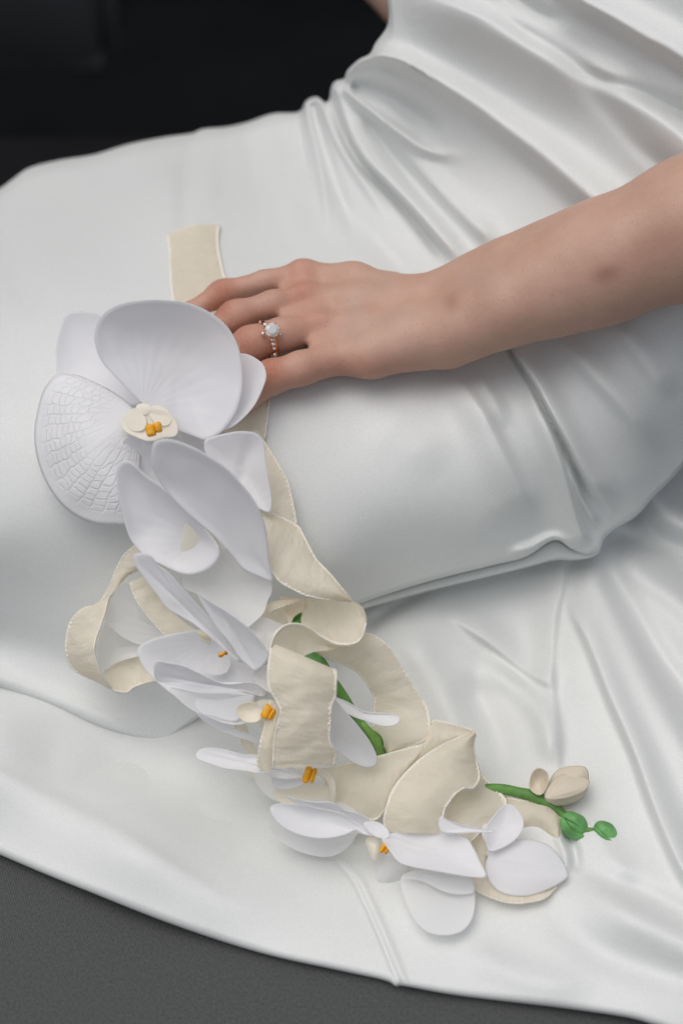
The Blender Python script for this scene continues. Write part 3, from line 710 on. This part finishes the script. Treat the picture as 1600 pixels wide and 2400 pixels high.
def callus(x, y, off, w_, h_, ang, parent):
    """two stubby orange lobes side by side"""
    bm = bmesh.new(); H0 = sup(y)+off; k = S0*(D0-H0/1000)
    M3 = Matrix((RT, UP, -FW)).transposed().to_4x4(); c = PX(x, y, float(H0))
    for s, wd, hh in ((-0.22, 0.62, 1.0), (0.28, 0.46, 0.86)):
        r = bmesh.ops.create_cube(bm, size=1)
        for v in r['verts']:
            t = 0.88 if v.co.z > 0 else 1.0
            q = Vector(((v.co.x*wd*t+s)*w_, (v.co.y*hh*t+s*0.15)*h_, v.co.z*0.8*min(w_, h_)+s*0.12*w_))*k
            q.rotate(Matrix.Rotation(R(-ang), 3, 'Z')); v.co = c+(M3 @ q)
    bmesh.ops.bevel(bm, geom=list(bm.edges), offset=0.0014, segments=3, affect='EDGES', profile=0.55)
    me = bpy.data.meshes.new('callus'); bm.to_mesh(me); bm.free()
    return finish('callus', me, ORANGE, parent, None, True)
def orchid(x, y, off, label, rx=20, ry=14, ang=0, mat=None):
    o = blob_mesh('orchid', x, y, float(sup(y)+off), rx, ry, 12, mat or LIP, bouquet, ang)
    o['label'] = label; return o

# -- first orchid: large, facing the camera
A = orchid(334, 962, 37, 'largest orchid bloom, wide open at the top with an embossed left petal', 16, 11, 30)
petal('petal', [(319,930),(270,882),(236,841),(222,795),(227,762),(247,732),(285,712),(341,703),(397,704),(446,712),(491,732),(529,762),(555,804),(566,849),(568,905),(559,950),(544,980),(517,1014),(484,1031),(450,1020),(416,1008),(390,985),(350,960)], A, 44, (-0.01,-0.03), 15, (335,955), PETAL_VEIN, ctr=(410,850), curl=-1.5)
petal('sepal', [(240,740),(210,731),(184,730),(161,734),(150,748),(139,781),(132,822),(132,850),(140,885),(180,915),(250,935),(320,950),(330,930),(300,860),(270,790)], A, 30, (0.02,0.04), 6, (335,955), PETAL_VEIN, ctr=(215,835))
petal('petal', [(305,948),(270,922),(229,899),(184,880),(150,875),(128,882),(112,901),(101,918),(90,958),(82,1002),(82,1036),(90,1081),(109,1130),(142,1179),(184,1212),(229,1228),(270,1230),(300,1226),(322,1175),(330,1070),(325,985)], A, 42, (0.03,0.03), -13, (330,965), PETAL_CELL, ctr=(215,1050))
petal('sepal', [(520,830),(564,828),(585,832),(607,845),(619,858),(624,882),(615,912),(596,950),(570,980),(540,1002),(500,1012),(430,1000),(400,960),(440,880)], A, 30, (0.02,0.05), 4, (350,960), PETAL, ctr=(535,920))
petal('sepal', [(288,1040),(293,1027),(306,1021),(326,1024),(358,1040),(385,1066),(400,1130),(380,1160),(340,1130),(305,1080)], A, 30, (0,-0.1), 4, (345,985), PETAL, ctr=(345,1080))
petal('petal', [(395,1000),(430,1012),(465,1026),(485,1036),(478,1062),(430,1062),(395,1035)], A, 14, (0,0), 2, (345,985), PETAL_THIN)
petal('lip', [(282,990),(300,966),(322,955),(352,958),(385,962),(408,978),(418,1002),(412,1022),(385,1026),(350,1034),(318,1024),(292,1010)], A, 44, (0,0.03), 1, (335,955), LIP)
petal('lobe', [(348,962),(366,950),(388,958),(402,976),(398,994),(380,998),(358,985)], A, 44.6, (-0.01,0.05), 0.3, (345,960), LIP)
petal('lobe', [(300,972),(318,962),(336,972),(344,990),(336,1008),(312,1010),(298,994)], A, 44.6, (0.02,0.05), 0.3, (335,965), LIP)
petal('lobe', [(320,952),(334,946),(350,950),(356,962),(344,972),(326,968)], A, 45.5, (0.0,0.05), -0.6, (335,955), LIP)
callus(361, 1005, 57, 38, 31, -14, A)
# -- second orchid: nodding, its broad petal turned to the camera
B = orchid(470, 1255, 38, 'second orchid bloom below the largest, with a grey shaded back petal', 14, 10, 40, LIP)
petal('petal', [(357,1046),(366,1033),(389,1029),(419,1035),(452,1048),(490,1069),(528,1095),(561,1129),(588,1162),(610,1200),(623,1241),(629,1290),(634,1335),(642,1366),(634,1364),(610,1354),(572,1335),(535,1290),(494,1249),(445,1208),(400,1162),(370,1121),(355,1088)], B, 60, (0.04,-0.13), 3, (640,1366), PETAL, ctr=(505,1180), curl=1.5)
petal('petal', [(274,1110),(280,1088),(295,1079),(314,1089),(344,1116),(378,1140),(415,1174),(449,1208),(490,1250),(515,1290),(500,1325),(460,1345),(426,1344),(392,1330),(355,1311),(325,1288),(302,1254),(286,1196),(276,1150)], B, 42, (0.05,-0.06), 7, (480,1265), PETAL, ctr=(375,1225), curl=1)
petal('petal', [(428,1345),(440,1325),(490,1290),(540,1290),(588,1335),(632,1362),(636,1388),(627,1408),(618,1436),(595,1459),(576,1470),(550,1455),(520,1428),(470,1395),(432,1378)], B, 32, (0,0.02), 4, (480,1265), PETAL_THIN, ctr=(540,1370))
petal('sepal', [(478,1040),(500,1024),(550,1012),(584,1012),(602,1018),(616,1035),(621,1065),(625,1099),(634,1151),(637,1180),(632,1202),(610,1194),(560,1180),(500,1110)], B, 34, (0.05,-0.04), 5, (540,1200), PETAL, ctr=(570,1100), groove=1.5)
petal('lip', [(440,1222),(470,1225),(500,1245),(516,1285),(505,1320),(470,1337),(432,1338),(424,1300),(428,1255)], B, 45, (0.03,-0.10), -1, (470,1225), LIP)
# -- third orchid: side view, two blade-like petals
Cc = orchid(482, 1495, 38, 'third orchid bloom with two narrow blade petals pointing to upper left', 18, 12, 40)
petal('petal', [(312,1305),(318,1298),(336,1296),(355,1303),(368,1322),(392,1339),(415,1364),(441,1394),(468,1424),(498,1458),(528,1499),(554,1536),(569,1552),(550,1546),(505,1504),(456,1463),(441,1454),(419,1441),(392,1424),(366,1390),(340,1356),(321,1330)], Cc, 56, (0.03,-0.08), 2, (565,1550), PETAL, groove=1.2, ctr=(430,1420))
petal('petal', [(462,1389),(486,1405),(524,1428),(561,1454),(595,1484),(621,1518),(629,1542),(602,1572),(584,1562),(561,1540),(535,1502),(505,1465),(479,1424)], Cc, 62, (0.05,-0.10), 2.5, (600,1570), PETAL, groove=1.5)
petal('petal', [(322,1530),(328,1514),(355,1499),(392,1488),(456,1477),(482,1480),(512,1495),(554,1540),(592,1572),(600,1600),(592,1650),(562,1688),(540,1692),(505,1682),(460,1668),(415,1636),(370,1600),(338,1566)], Cc, 32, (0.02,0.0), 5, (490,1500), PETAL, ctr=(460,1580))
petal('sepal', [(246,1452),(258,1396),(304,1367),(325,1400),(345,1440),(380,1470),(410,1490),(340,1512),(290,1494),(262,1472)], Cc, 16, (0,-0.08), 3, (410,1490), PETAL_THIN)
petal('sepal', [(250,1460),(300,1500),(345,1512),(330,1535),(280,1550),(240,1570),(230,1520)], Cc, 10, (0,-0.05), 3, (410,1490), PETAL_THIN)
petal('lip', [(478,1545),(500,1532),(530,1535),(540,1555),(530,1575),(505,1582),(482,1572)], Cc, 40, (0,0.0), 0.5, (500,1520), PETAL_THIN)
blob_mesh('column', 479, 1488, float(sup(1490)+42), 16, 9, 9, LIPY, Cc, 20)
callus(523, 1533, 58, 24, 13, -18, Cc)
petal('petal', [(575,1476),(612,1448),(645,1456),(668,1470),(645,1500),(628,1535),(600,1500)], Cc, 34, (0,0), 2, (600,1520), PETAL_THIN)
# -- fourth orchid: beside the folded ribbon
Dd = orchid(598, 1668, 38, 'fourth orchid bloom half hidden by the folded front ribbon', 28, 20, 70)
petal('petal', [(366,1549),(392,1553),(426,1559),(468,1578),(505,1596),(542,1604),(591,1600),(622,1618),(618,1632),(580,1622),(524,1622),(468,1620),(411,1606),(370,1596),(361,1574)], Dd, 56, (0.0,-0.12), 2, (612,1625), PETAL, ctr=(470,1600), groove=0.8)
petal('petal', [(400,1612),(470,1624),(540,1626),(590,1635),(602,1665),(580,1694),(530,1696),(462,1670),(425,1645)], Dd, 38, (0,0.02), 4, (605,1650), PETAL_THIN)
petal('petal', [(781,1638),(800,1658),(830,1691),(860,1729),(879,1762),(884,1785),(876,1796),(852,1797),(822,1783),(792,1761),(770,1738),(755,1700),(765,1655)], Dd, 46, (0.0,-0.12), 3, (770,1650), PETAL, ctr=(815,1735))
petal('sepal', [(780,1634),(815,1646),(845,1665),(882,1671),(920,1674),(937,1684),(931,1697),(909,1702),(886,1699),(860,1690),(830,1680),(800,1662)], Dd, 42, (0.0,0.10), 2, (775,1645), PETAL)
petal('sepal', [(590,1582),(601,1564),(626,1558),(650,1580),(640,1624),(602,1604)], Dd, 58, (0,-0.1), 2, (640,1620), PETAL)
petal('sepal', [(460,1669),(482,1677),(516,1692),(554,1709),(599,1726),(616,1735),(606,1742),(554,1726),(505,1707),(475,1688)], Dd, 36, (0,-0.2), 1, (615,1738), PETAL)
petal('lobe', [(553,1668),(562,1652),(590,1646),(612,1656),(614,1678),(600,1692),(572,1690)], Dd, 46, (0.05,0.05), 6, (605,1655), LIP)
petal('lip', [(600,1650),(625,1640),(655,1650),(655,1690),(640,1720),(610,1700)], Dd, 44, (0,0), -3, (620,1650), LIP)
callus(630, 1671, 60, 30, 36, 30, Dd)
# -- fifth orchid
Ee = orchid(722, 1790, 28, 'fifth orchid bloom with one long flat petal under the folded ribbon', 20, 14, 60)
petal('petal', [(459,1770),(466,1758),(489,1752),(526,1756),(568,1768),(609,1772),(655,1800),(702,1815),(712,1822),(665,1825),(620,1815),(571,1806),(526,1800),(485,1787),(462,1778)], Ee, 40, (0.0,0.12), 3, (710,1820), PETAL, ctr=(570,1788), groove=1)
petal('petal', [(637,1816),(665,1822),(705,1824),(714,1834),(692,1846),(655,1849),(640,1838)], Ee, 28, (0,-0.05), 2, (712,1822), PETAL)
petal('lip', [(640,1855),(680,1838),(740,1838),(778,1850),(782,1888),(720,1896),(660,1882)], Ee, 16, (0,-0.03), 5, (720,1820), LIP)
loft('lobe', [(738,1800,sup(1800)+40),(766,1804,sup(1800)+42),(782,1824,sup(1800)+42),(788,1852,sup(1820)+38),(787,1886,sup(1860)+26)],
     [(742,1814,sup(1800)+36),(757,1822,sup(1800)+36),(768,1838,sup(1800)+36),(773,1858,sup(1820)+34),(773,1886,sup(1860)+24)], LIP, Ee, 30, 6, 2, 0.0008, wr=0.1)
petal('petal', [(690,1800),(705,1770),(740,1768),(760,1790),(745,1802),(715,1800)], Ee, 34, (0,0), 2, (720,1800), PETAL_THIN)
callus(726, 1817, 48, 28, 42, 18, Ee)
# -- sixth orchid: facing down over the train
Ff = orchid(876, 1972, 10, 'sixth orchid bloom spread flat near the end, petals in side view', 12, 8, 30)
petal('petal', [(671,1866),(702,1875),(740,1880),(766,1879),(792,1886),(811,1900),(838,1906),(864,1919),(884,1936),(902,1960),(888,1966),(868,1955),(840,1932),(811,1914),(770,1900),(720,1891),(690,1880)], Ff, 40, (0.0,-0.14), 1, (900,1965), PETAL, ctr=(800,1903))
petal('petal', [(633,1896),(642,1886),(665,1883),(721,1888),(778,1899),(822,1921),(856,1940),(873,1960),(852,1953),(834,1945),(808,1956),(770,1964),(729,1962),(684,1949),(650,1926)], Ff, 32, (-0.02,0.08), 5, (872,1958), PETAL, ctr=(745,1925))
petal('petal', [(633,1915),(637,1951),(661,1974),(702,1996),(751,2008),(785,2004),(815,1985),(832,1962),(838,1945),(780,1935),(700,1925)], Ff, 14, (0,-0.06), 3, (838,1950), PETAL_THIN, ctr=(740,1968))
petal('petal', [(893,1962),(914,1954),(955,1945),(1000,1943),(1045,1950),(1090,1962),(1110,1990),(1124,2020),(1139,2053),(1105,2055),(1030,2043),(962,2030),(936,2021),(918,2001)], Ff, 34, (0.01,0.16), 4, (895,1962), PETAL, ctr=(1015,2000), groove=1.2)
petal('petal', [(1030,1915),(1045,1922),(1075,1931),(1120,1941),(1160,1949),(1105,1951),(1036,1949)], Ff, 44, (0,0.05), 1, (1030,1935), PETAL)
petal('petal', [(852,1930),(880,1925),(905,1940),(912,1960),(895,1965),(870,1955)], Ff, 36, (0,0.1), 1, (895,1962), PETAL)
petal('lip', [(881,2045),(886,2022),(905,2000),(930,2010),(955,2030),(944,2056),(922,2071),(900,2076),(884,2066)], Ff, 10, (0,0.0), -3, (905,2000), PETAL_THIN)
petal('sepal', [(938,2064),(955,2045),(1000,2040),(1060,2050),(1105,2060),(1112,2095),(1110,2136),(1098,2166),(1075,2185),(1041,2192),(1004,2185),(974,2159),(951,2114)], Ff, 13, (0,0.17), 2, (930,2030), PETAL_THIN, ctr=(1030,2110))
petal('lobe', [(938,2058),(974,2061),(1004,2072),(1038,2089),(1075,2096),(1108,2091),(1100,2062),(1040,2048),(980,2042)], Ff, 19, (0,0.1), 2, (930,2030), PETAL_THIN)
petal('lobe', [(858,1968),(880,1962),(893,1978),(890,2005),(878,2018),(866,2000)], Ff, 26, (0.05,0.05), -4, (885,1965), LIP)
callus(902, 1989, 34, 20, 30, 35, Ff)
# -- seventh orchid: white, blurred, at the far end
Gg = orchid(1150, 2000, 18, 'seventh orchid bloom, bright white, next to the green buds', 14, 10, 0)
petal('petal', [(1139,1940),(1156,1912),(1184,1885),(1206,1892),(1223,1915),(1225,1938),(1210,1964),(1180,1985),(1150,1995),(1140,1979)], Gg, 28, (0,0.1), 4, (1145,2000), PETAL)
petal('petal', [(1137,2025),(1160,1985),(1202,1969),(1248,1969),(1285,1982),(1311,2009),(1328,2042),(1326,2059),(1292,2080),(1248,2097),(1210,2100),(1172,2091),(1146,2065)], Gg, 24, (0,0.12), -3, (1138,2018), PETAL, ctr=(1235,2035), groove=1.2)
petal('sepal', [(1321,2058),(1321,2084),(1300,2106),(1274,2108),(1250,2100),(1285,2072)], Gg, 10, (0,0.14), 1, (1250,2060), PETAL)
petal('sepal', [(1140,1985),(1128,1950),(1138,1930),(1165,1960),(1175,2000),(1150,2030)], Gg, 22, (0,0.1), 1, (1150,2010), PETAL)

# -- ribbons
def stitches(pts, edge_i, o, step=0.0026):
    """the raised blanket stitches along an edge, one bead each"""
    line = pts[:, edge_i]*0.91+pts[:, pts.shape[1]//2]*0.09
    s = np.concatenate([[0], np.cumsum(np.linalg.norm(np.diff(line, axis=0), axis=1))]); n = int(s[-1]/step)
    inn = pts[:, pts.shape[1]//2]
    V, F = [], []
    for i in range(n):
        u = (i+0.5)*step; p = np.array([np.interp(u, s, line[:, k]) for k in range(3)]); q = np.array([np.interp(u, s, inn[:, k]) for k in range(3)])
        j = min(len(line)-2, np.searchsorted(s, u)); t = line[j+1]-line[j]; t = t/(np.linalg.norm(t)+1e-9)
        b = q-p; b = b/(np.linalg.norm(b)+1e-9); nrm = np.cross(t, b); nrm = nrm/(np.linalg.norm(nrm)+1e-9)
        k = len(V); a = 0.00085*random.uniform(0.8, 1.2)
        V += [p+t*a*0.8, p-t*a*0.8, p+b*a*1.5, p-b*a*1.5, p+nrm*a, p-nrm*a]
        F += [(k,k+2,k+4),(k+2,k+1,k+4),(k+1,k+3,k+4),(k+3,k,k+4),(k+2,k,k+5),(k+1,k+2,k+5),(k+3,k+1,k+5),(k,k+3,k+5)]
    if n > 2:
        so_ = mesh('stitching', V, F, THREAD, o); so_['kind'] = 'stuff'
RS = [0]
def ribbon(A, B, bulge=0.0, st='ab', n=70, m=14, base=True, name='ribbon', wr=0.28, end=0):
    RS[0] += 7
    f = lambda L: [(x, y, h+(float(sup(y)) if base is True else 0)) for x, y, h in L]
    o, pts = loft(name, f(A), f(B), RIBBON, bouquet, n, m, bulge, 0, None if base is True else base, wr, RS[0], True, end)
    for e, k in (('a', 0), ('b', -1)):
        if e in st:                                                              # the narrow folded hem
            ed = pts[:, k]; inn = pts[:, m//2]; sgn = np.stack([ed, ed*0.965+inn*0.035, ed*0.93+inn*0.07], 1)
            uvh = np.stack([np.repeat(np.linspace(0, 1, n)[:, None], 3, 1), np.repeat(np.linspace(0, 0.01, 3)[None], n, 0)], -1).reshape(-1, 2)
            solid(fast_mesh('hem', sgn.reshape(-1, 3), gridq(n, 3), HEMC, o, uvh), 0.0010)
    if 'a' in st: stitches(pts, 0, o)
    if 'b' in st: stitches(pts, -1, o)
    return o
lapb = lambda x, y: lap_raw(x, y)
rt = ribbon([(389,550,3),(396,582,2.5),(398,633,2.5),(404,700,2.5),(425,790,3),(460,880,3),(500,950,3),(530,1020,4)],
       [(515,527,4),(513,572,2.5),(524,633,2.5),(540,680,2.5),(570,760,3),(605,850,3),(632,925,3),(622,1030,4)], 0.8, base=lapb, name='ribbon_tail', end=11)
rt['label'] = 'cut ribbon end lying on the lap above the fingers'
ribbon([(600,1005,10),(630,1050,12),(651,1084,14),(674,1125,16),(688,1180,18),(696,1235,20),(690,1290,20)],
       [(530,1040,14),(560,1080,16),(580,1120,18),(600,1160,18),(610,1210,20),(615,1260,22),(610,1310,24)], 2, 'a')
ribbon([(590,1185,26),(640,1203,26),(696,1230,24),(715,1260,28),(741,1309,34),(775,1346,38),(805,1384,40),(826,1408,36)],
       [(560,1290,40),(610,1300,40),(636,1340,42),(655,1365,44),(685,1382,44),(715,1396,44),(765,1405,42),(824,1409,37)], 5, 'ab')
ribbon([(655,1398,30),(690,1401,26),(718,1402,24),(770,1405,24),(822,1408,28),(847,1421,34),(857,1440,38),(859,1452,42)],
       [(680,1470,30),(700,1470,30),(718,1475,32),(755,1492,36),(785,1508,40),(822,1511,44),(846,1498,44),(858,1460,43)], -6, 'b')
ribbon([(820,1511,44),(785,1508,44),(755,1492,46),(729,1474,48),(702,1462,52),(676,1462,56),(654,1474,60),(639,1496,62),(630,1530,62)],
       [(815,1518,40),(790,1520,40),(765,1524,42),(736,1528,44),(718,1535,46),(702,1543,50),(690,1545,54),(674,1542,58),(655,1545,60)], -3, 'a')
fr = ribbon([(634,1505,58),(630,1535,64),(626,1575,68),(629,1612,70),(646,1642,72),(656,1669,72),(648,1699,70),(641,1736,66),(637,1802,58)],
       [(788,1570,58),(790,1580,64),(789,1598,67),(787,1635,68),(778,1655,68),(775,1699,66),(774,1736,64),(790,1762,60),(784,1792,56)], 5, 'ab', wr=0.4)
fr['label'] = 'broad ribbon length folded over and hanging down in front'
ribbon([(634,1640,58),(622,1695,56),(609,1745,54),(603,1790,50),(612,1808,48)], [(658,1665,62),(650,1699,60),(641,1736,58),(638,1780,54),(638,1806,50)], 2, 'a')
ribbon([(770,1512,30),(820,1490,28),(856,1483,26),(890,1496,26),(920,1526,26),(946,1568,26),(976,1620,26),(999,1654,27),(1008,1691,28),(1006,1725,29),(984,1740,28),(954,1751,26),(909,1765,24)],
       [(736,1531,34),(745,1535,34),(762,1541,32),(800,1556,28),(830,1571,24),(852,1594,22),(871,1624,20),(876,1650,20),(873,1680,18),(873,1718,18),(885,1745,20),(900,1757,22),(907,1767,22)], 4, 'ab', n=90, wr=0.35)
ribbon([(760,1800,24),(800,1792,26),(884,1772,28),(920,1762,29),(960,1752,30),(1000,1737,30),(1012,1690,26),(1060,1697,24),(1112,1713,22)],
       [(760,1850,14),(785,1900,14),(830,1920,14),(880,1922,16),(905,1892,22),(928,1850,26),(955,1806,30),(1010,1766,32),(1108,1722,26)], 5, 'ab', n=80)
ribbon([(1113,1714,26),(1075,1728,32),(1038,1744,38),(996,1769,43),(961,1799,46),(932,1832,47),(914,1862,46),(902,1900,42),(898,1922,38),(903,1950,32)],
       [(1114,1720,26),(1110,1746,28),(1117,1784,30),(1124,1824,32),(1110,1848,40),(1090,1848,44),(1071,1859,46),(1052,1881,46),(1041,1904,44),(1034,1954,36)], 6, 'ab', n=90)
ribbon([(1100,1780,16),(1142,1829,16),(1170,1856,16),(1187,1884,18),(1150,1925,22),(1120,1955,24),(1090,1983,26),(1055,2000,28)],
       [(1080,1850,28),(1062,1868,28),(1050,1890,28),(1042,1910,28),(1040,1930,28),(1036,1950,30),(1032,1975,30),(1036,1996,30)], 3, 'ab')
ribbon([(1100,1970,14),(1115,2000,14),(1126,2025,14),(1134,2050,14)], [(1138,1950,18),(1142,1985,16),(1137,2020,14),(1138,2052,14)], 1, 'a')
ribbon([(1094,2050,14),(1112,2084,15),(1150,2105,16),(1199,2118,17),(1248,2114,17),(1278,2105,17),(1304,2080,17)], [(1115,2030,20),(1142,2052,20),(1180,2070,20),(1218,2074,20),(1262,2068,20),(1290,2056,20),(1310,2040,19)], -2, 'a')
ribbon([(1150,1858,12),(1210,1872,14),(1260,1877,16),(1290,1880,18),(1305,1896,18),(1313,1920,16),(1313,1955,14),(1316,1990,10),(1318,2012,8)],
       [(1170,1910,8),(1205,1950,8),(1235,1948,8),(1258,1946,10),(1278,1955,12),(1294,1968,12),(1304,1982,10),(1312,2000,8),(1317,2015,7)], 4, 'a')
ribbon([(330,1262,26),(318,1276,24),(291,1300,22),(272,1334,20),(258,1371,18),(240,1405,16),(224,1420,14),(197,1426,12),(175,1444,10),(160,1472,8),(154,1518,8),(162,1555,8),(179,1574,10),(201,1585,12),(228,1597,16),(256,1612,20)],
       [(430,1330,20),(335,1335,20),(300,1348,20),(275,1382,22),(257,1400,24),(247,1439,26),(236,1470,28),(228,1492,30),(224,1508,31),(222,1520,32),(224,1535,32),(228,1550,32),(236,1574,31),(246,1592,29),(262,1614,24),(280,1624,20)], 4, 'ab', n=110)
ribbon([(256,1611,24),(276,1622,24),(299,1623,22),(314,1612,20),(340,1602,18),(372,1594,16)], [(244,1574,12),(270,1557,10),(300,1543,8),(325,1535,10),(345,1555,12),(365,1575,14)], -3, 'a')
ribbon([(303,1366,26),(314,1398,27),(332,1428,28),(359,1461,28),(388,1492,28)], [(345,1345,20),(375,1400,20),(402,1432,20),(430,1456,22),(458,1477,22)], 2, 'a')
ribbon([(600,1445,20),(640,1426,22),(675,1412,24),(715,1402,26)], [(600,1470,20),(640,1478,20),(670,1478,20),(700,1482,20)], 1, 'a')
ribbon([(614,1425,28),(640,1410,30),(668,1406,30),(700,1403,30)], [(618,1440,30),(645,1428,32),(672,1418,32),(702,1408,31)], 1, 'b')
ribbon([(548,1695,14),(560,1725,14),(572,1752,12),(590,1770,10)], [(577,1695,16),(588,1730,16),(602,1758,16),(612,1772,14)], 1, 'a')
ribbon([(560,1800,4),(620,1840,4),(660,1880,6),(720,1905,8)], [(640,1800,8),(690,1810,12),(720,1840,14),(760,1880,14)], 2, '')

petal('petal', [(600,1800),(640,1790),(690,1815),(700,1850),(660,1880),(620,1860),(598,1830)], Ee, 12, (0,0.05), 3, (700,1820), PETAL_THIN)
petal('petal', [(700,1880),(760,1870),(820,1890),(850,1925),(800,1930),(740,1912)], Ff, 20, (0,0.05), 2, (870,1955), PETAL_THIN)

# -- stem and buds
def tube(name, pts, mat, parent, n=70, k=12):
    q = cr(pts, n); c = P(q[:, 0], q[:, 1], q[:, 2]); rad = q[:, 3]*0.000235
    V, F = [], []; prev = np.array((0.3, 0.2, 0.9))
    for i in range(n):
        t = c[min(i+1, n-1)]-c[max(i-1, 0)]; t = t/np.linalg.norm(t); a = prev-t*(prev@t); a = a/np.linalg.norm(a); b = np.cross(t, a); prev = a
        for j in range(k):
            an = 2*math.pi*j/k; V.append(c[i]+(a*math.cos(an)+b*math.sin(an))*rad[i]*(1+0.06*math.sin(3*an+i*0.15)))
    for i in range(n-1):
        for j in range(k): F.append((i*k+j, i*k+(j+1) % k, (i+1)*k+(j+1) % k, (i+1)*k+j))
    F += [tuple(range(k))[::-1], tuple(range((n-1)*k, n*k))]
    return mesh(name, V, F, mat, parent)
def sp(L): return [(x, y, float(sup(y))+o, r) for x, y, o, r in L]
st = tube('stem', sp([(690,1500,22,8),(722,1536,32,15),(748,1560,32,20),(765,1582,30,15),(800,1632,28,14),(832,1684,26,13),(850,1710,26,15),(872,1740,24,19),(890,1768,22,16),(940,1820,18,14),(1060,1850,16,13),(1165,1849,16,12),(1215,1858,16,12),(1260,1870,17,14),(1300,1895,17,11),(1340,1925,18,8)]), GREEN, bouquet)
tube('stem', sp([(835,1690,26,8),(862,1712,28,9),(882,1738,29,9),(893,1775,24,8)]), plain('pale_green', (0.2, 0.4, 0.08), 0.5, 0.2, 160, 0, 0.2), bouquet)
tube('stem', sp([(860,1712,22,9),(886,1735,22,11),(908,1768,18,11)]), GREEN, bouquet)
petal('bract', [(684,1462),(690,1446),(706,1436),(704,1452),(704,1462),(694,1464)], bouquet, 48, (0,-0.1), 2, (690,1464), GREEN)
petal('bract', [(716,1538),(730,1528),(748,1536),(752,1552),(740,1572),(724,1556)], bouquet, 40, (0,-0.1), -3, (740,1572), BUD)
for x, y, rx, ry, an, sep_ in ((1346,1937,36,31,40,([(1317,1910),(1338,1902),(1360,1914),(1376,1940),(1374,1958),(1352,1944),(1328,1926)],[(1315,1914),(1332,1932),(1352,1950),(1372,1962),(1352,1970),(1328,1960),(1314,1938)])),
                               (1420,1955,36,25,48,([(1394,1932),(1412,1925),(1433,1933),(1446,1956),(1449,1978),(1430,1962),(1410,1944)],[(1393,1936),(1408,1947),(1428,1964),(1447,1979),(1425,1980),(1402,1962),(1391,1944)]))):
    b_ = blob_mesh('bud', x, y, float(sup(y))+15, rx, ry, ry*0.9, BUD, bouquet, an, 0, 0.5)
    b_['label'] = 'green orchid bud at the tip of the stem'
    for q_ in sep_: petal('sepal', q_, b_, 22.5 if x < 1400 else 20.5, (0, 0.0), -4, (x-20, y-20), BUD)
tube('stem', sp([(1350,1940,16,8),(1372,1945,17,7),(1388,1947,17,7),(1404,1948,17,9),(1418,1952,16,10)]), GREEN, bouquet, 16, 8)
cb = blob_mesh('flower_bud', 1325, 1845, float(sup(1845))+16, 46, 34, 28, CREAMBUD, bouquet, -28, 0, 0.1); cb['label'] = 'cream half-open flower bud above the green buds'
petal('petal', [(1275,1872),(1285,1835),(1305,1806),(1340,1796),(1372,1800),(1378,1830),(1368,1862),(1340,1882),(1305,1888)], cb, 30, (0.03,0.05), -6, (1275,1872), CREAMBUD)
petal('petal', [(1276,1868),(1290,1838),(1320,1816),(1376,1826),(1372,1850),(1340,1866),(1300,1874)], cb, 33, (0.02,0.14), -3, (1275,1872), CREAMBUD)
petal('petal', [(1240,1842),(1246,1812),(1262,1800),(1282,1812),(1282,1840),(1268,1862),(1250,1858)], cb, 24, (0.1,0.0), 5, (1270,1868), CREAMBUD)
cb2 = blob_mesh('flower_bud', 1374, 1916, float(sup(1916))+8, 26, 20, 16, CREAMBUD, bouquet, 60, 0, 0.1); cb2['label'] = 'small cream bud between the two green buds'

# ------------------------------------------------------------------ seat and dark surroundings
def rbox(name, x0, x1, y0, y1, z0, z1, r, mat, seg=4):
    bm = bmesh.new(); bmesh.ops.create_cube(bm, size=1)
    for v in bm.verts: v.co = Vector(((x0+x1)/2+v.co.x*(x1-x0), (y0+y1)/2+v.co.y*(y1-y0), (z0+z1)/2+v.co.z*(z1-z0)))
    bmesh.ops.bevel(bm, geom=list(bm.edges), offset=r, segments=seg, affect='EDGES')
    me = bpy.data.meshes.new(name); bm.to_mesh(me); bm.free()
    return finish(name, me, mat, None, None, True)
seat = rbox('bench_seat', -1.2, 1.2, -0.75, 0.24, -0.30, 0.0, 0.03, WEAVE)
seat['label'] = 'dark grey woven fabric seat under the hem of the gown'; seat['category'] = 'seat'
lg = rbox('ledge', -1.6, 1.6, 0.25, 0.84, -0.5, -0.15, 0.03, DARK2); lg['kind'] = 'structure'
fl = rbox('floor', -6, 6, -3, 4, -0.75, -0.7, 0.01, DARK); fl['kind'] = 'structure'
wl = rbox('wall', -6, 6, 2.4, 2.5, -0.7, 2.0, 0.01, DARK); wl['kind'] = 'structure'
hr = rbox('headrest', -1.15, -0.345, 1.45, 1.62, -0.42, 0.25, 0.03, DARK3, 6)
hr['label'] = 'blurred dark grey rounded headrest in the top left corner'; hr['category'] = 'headrest'
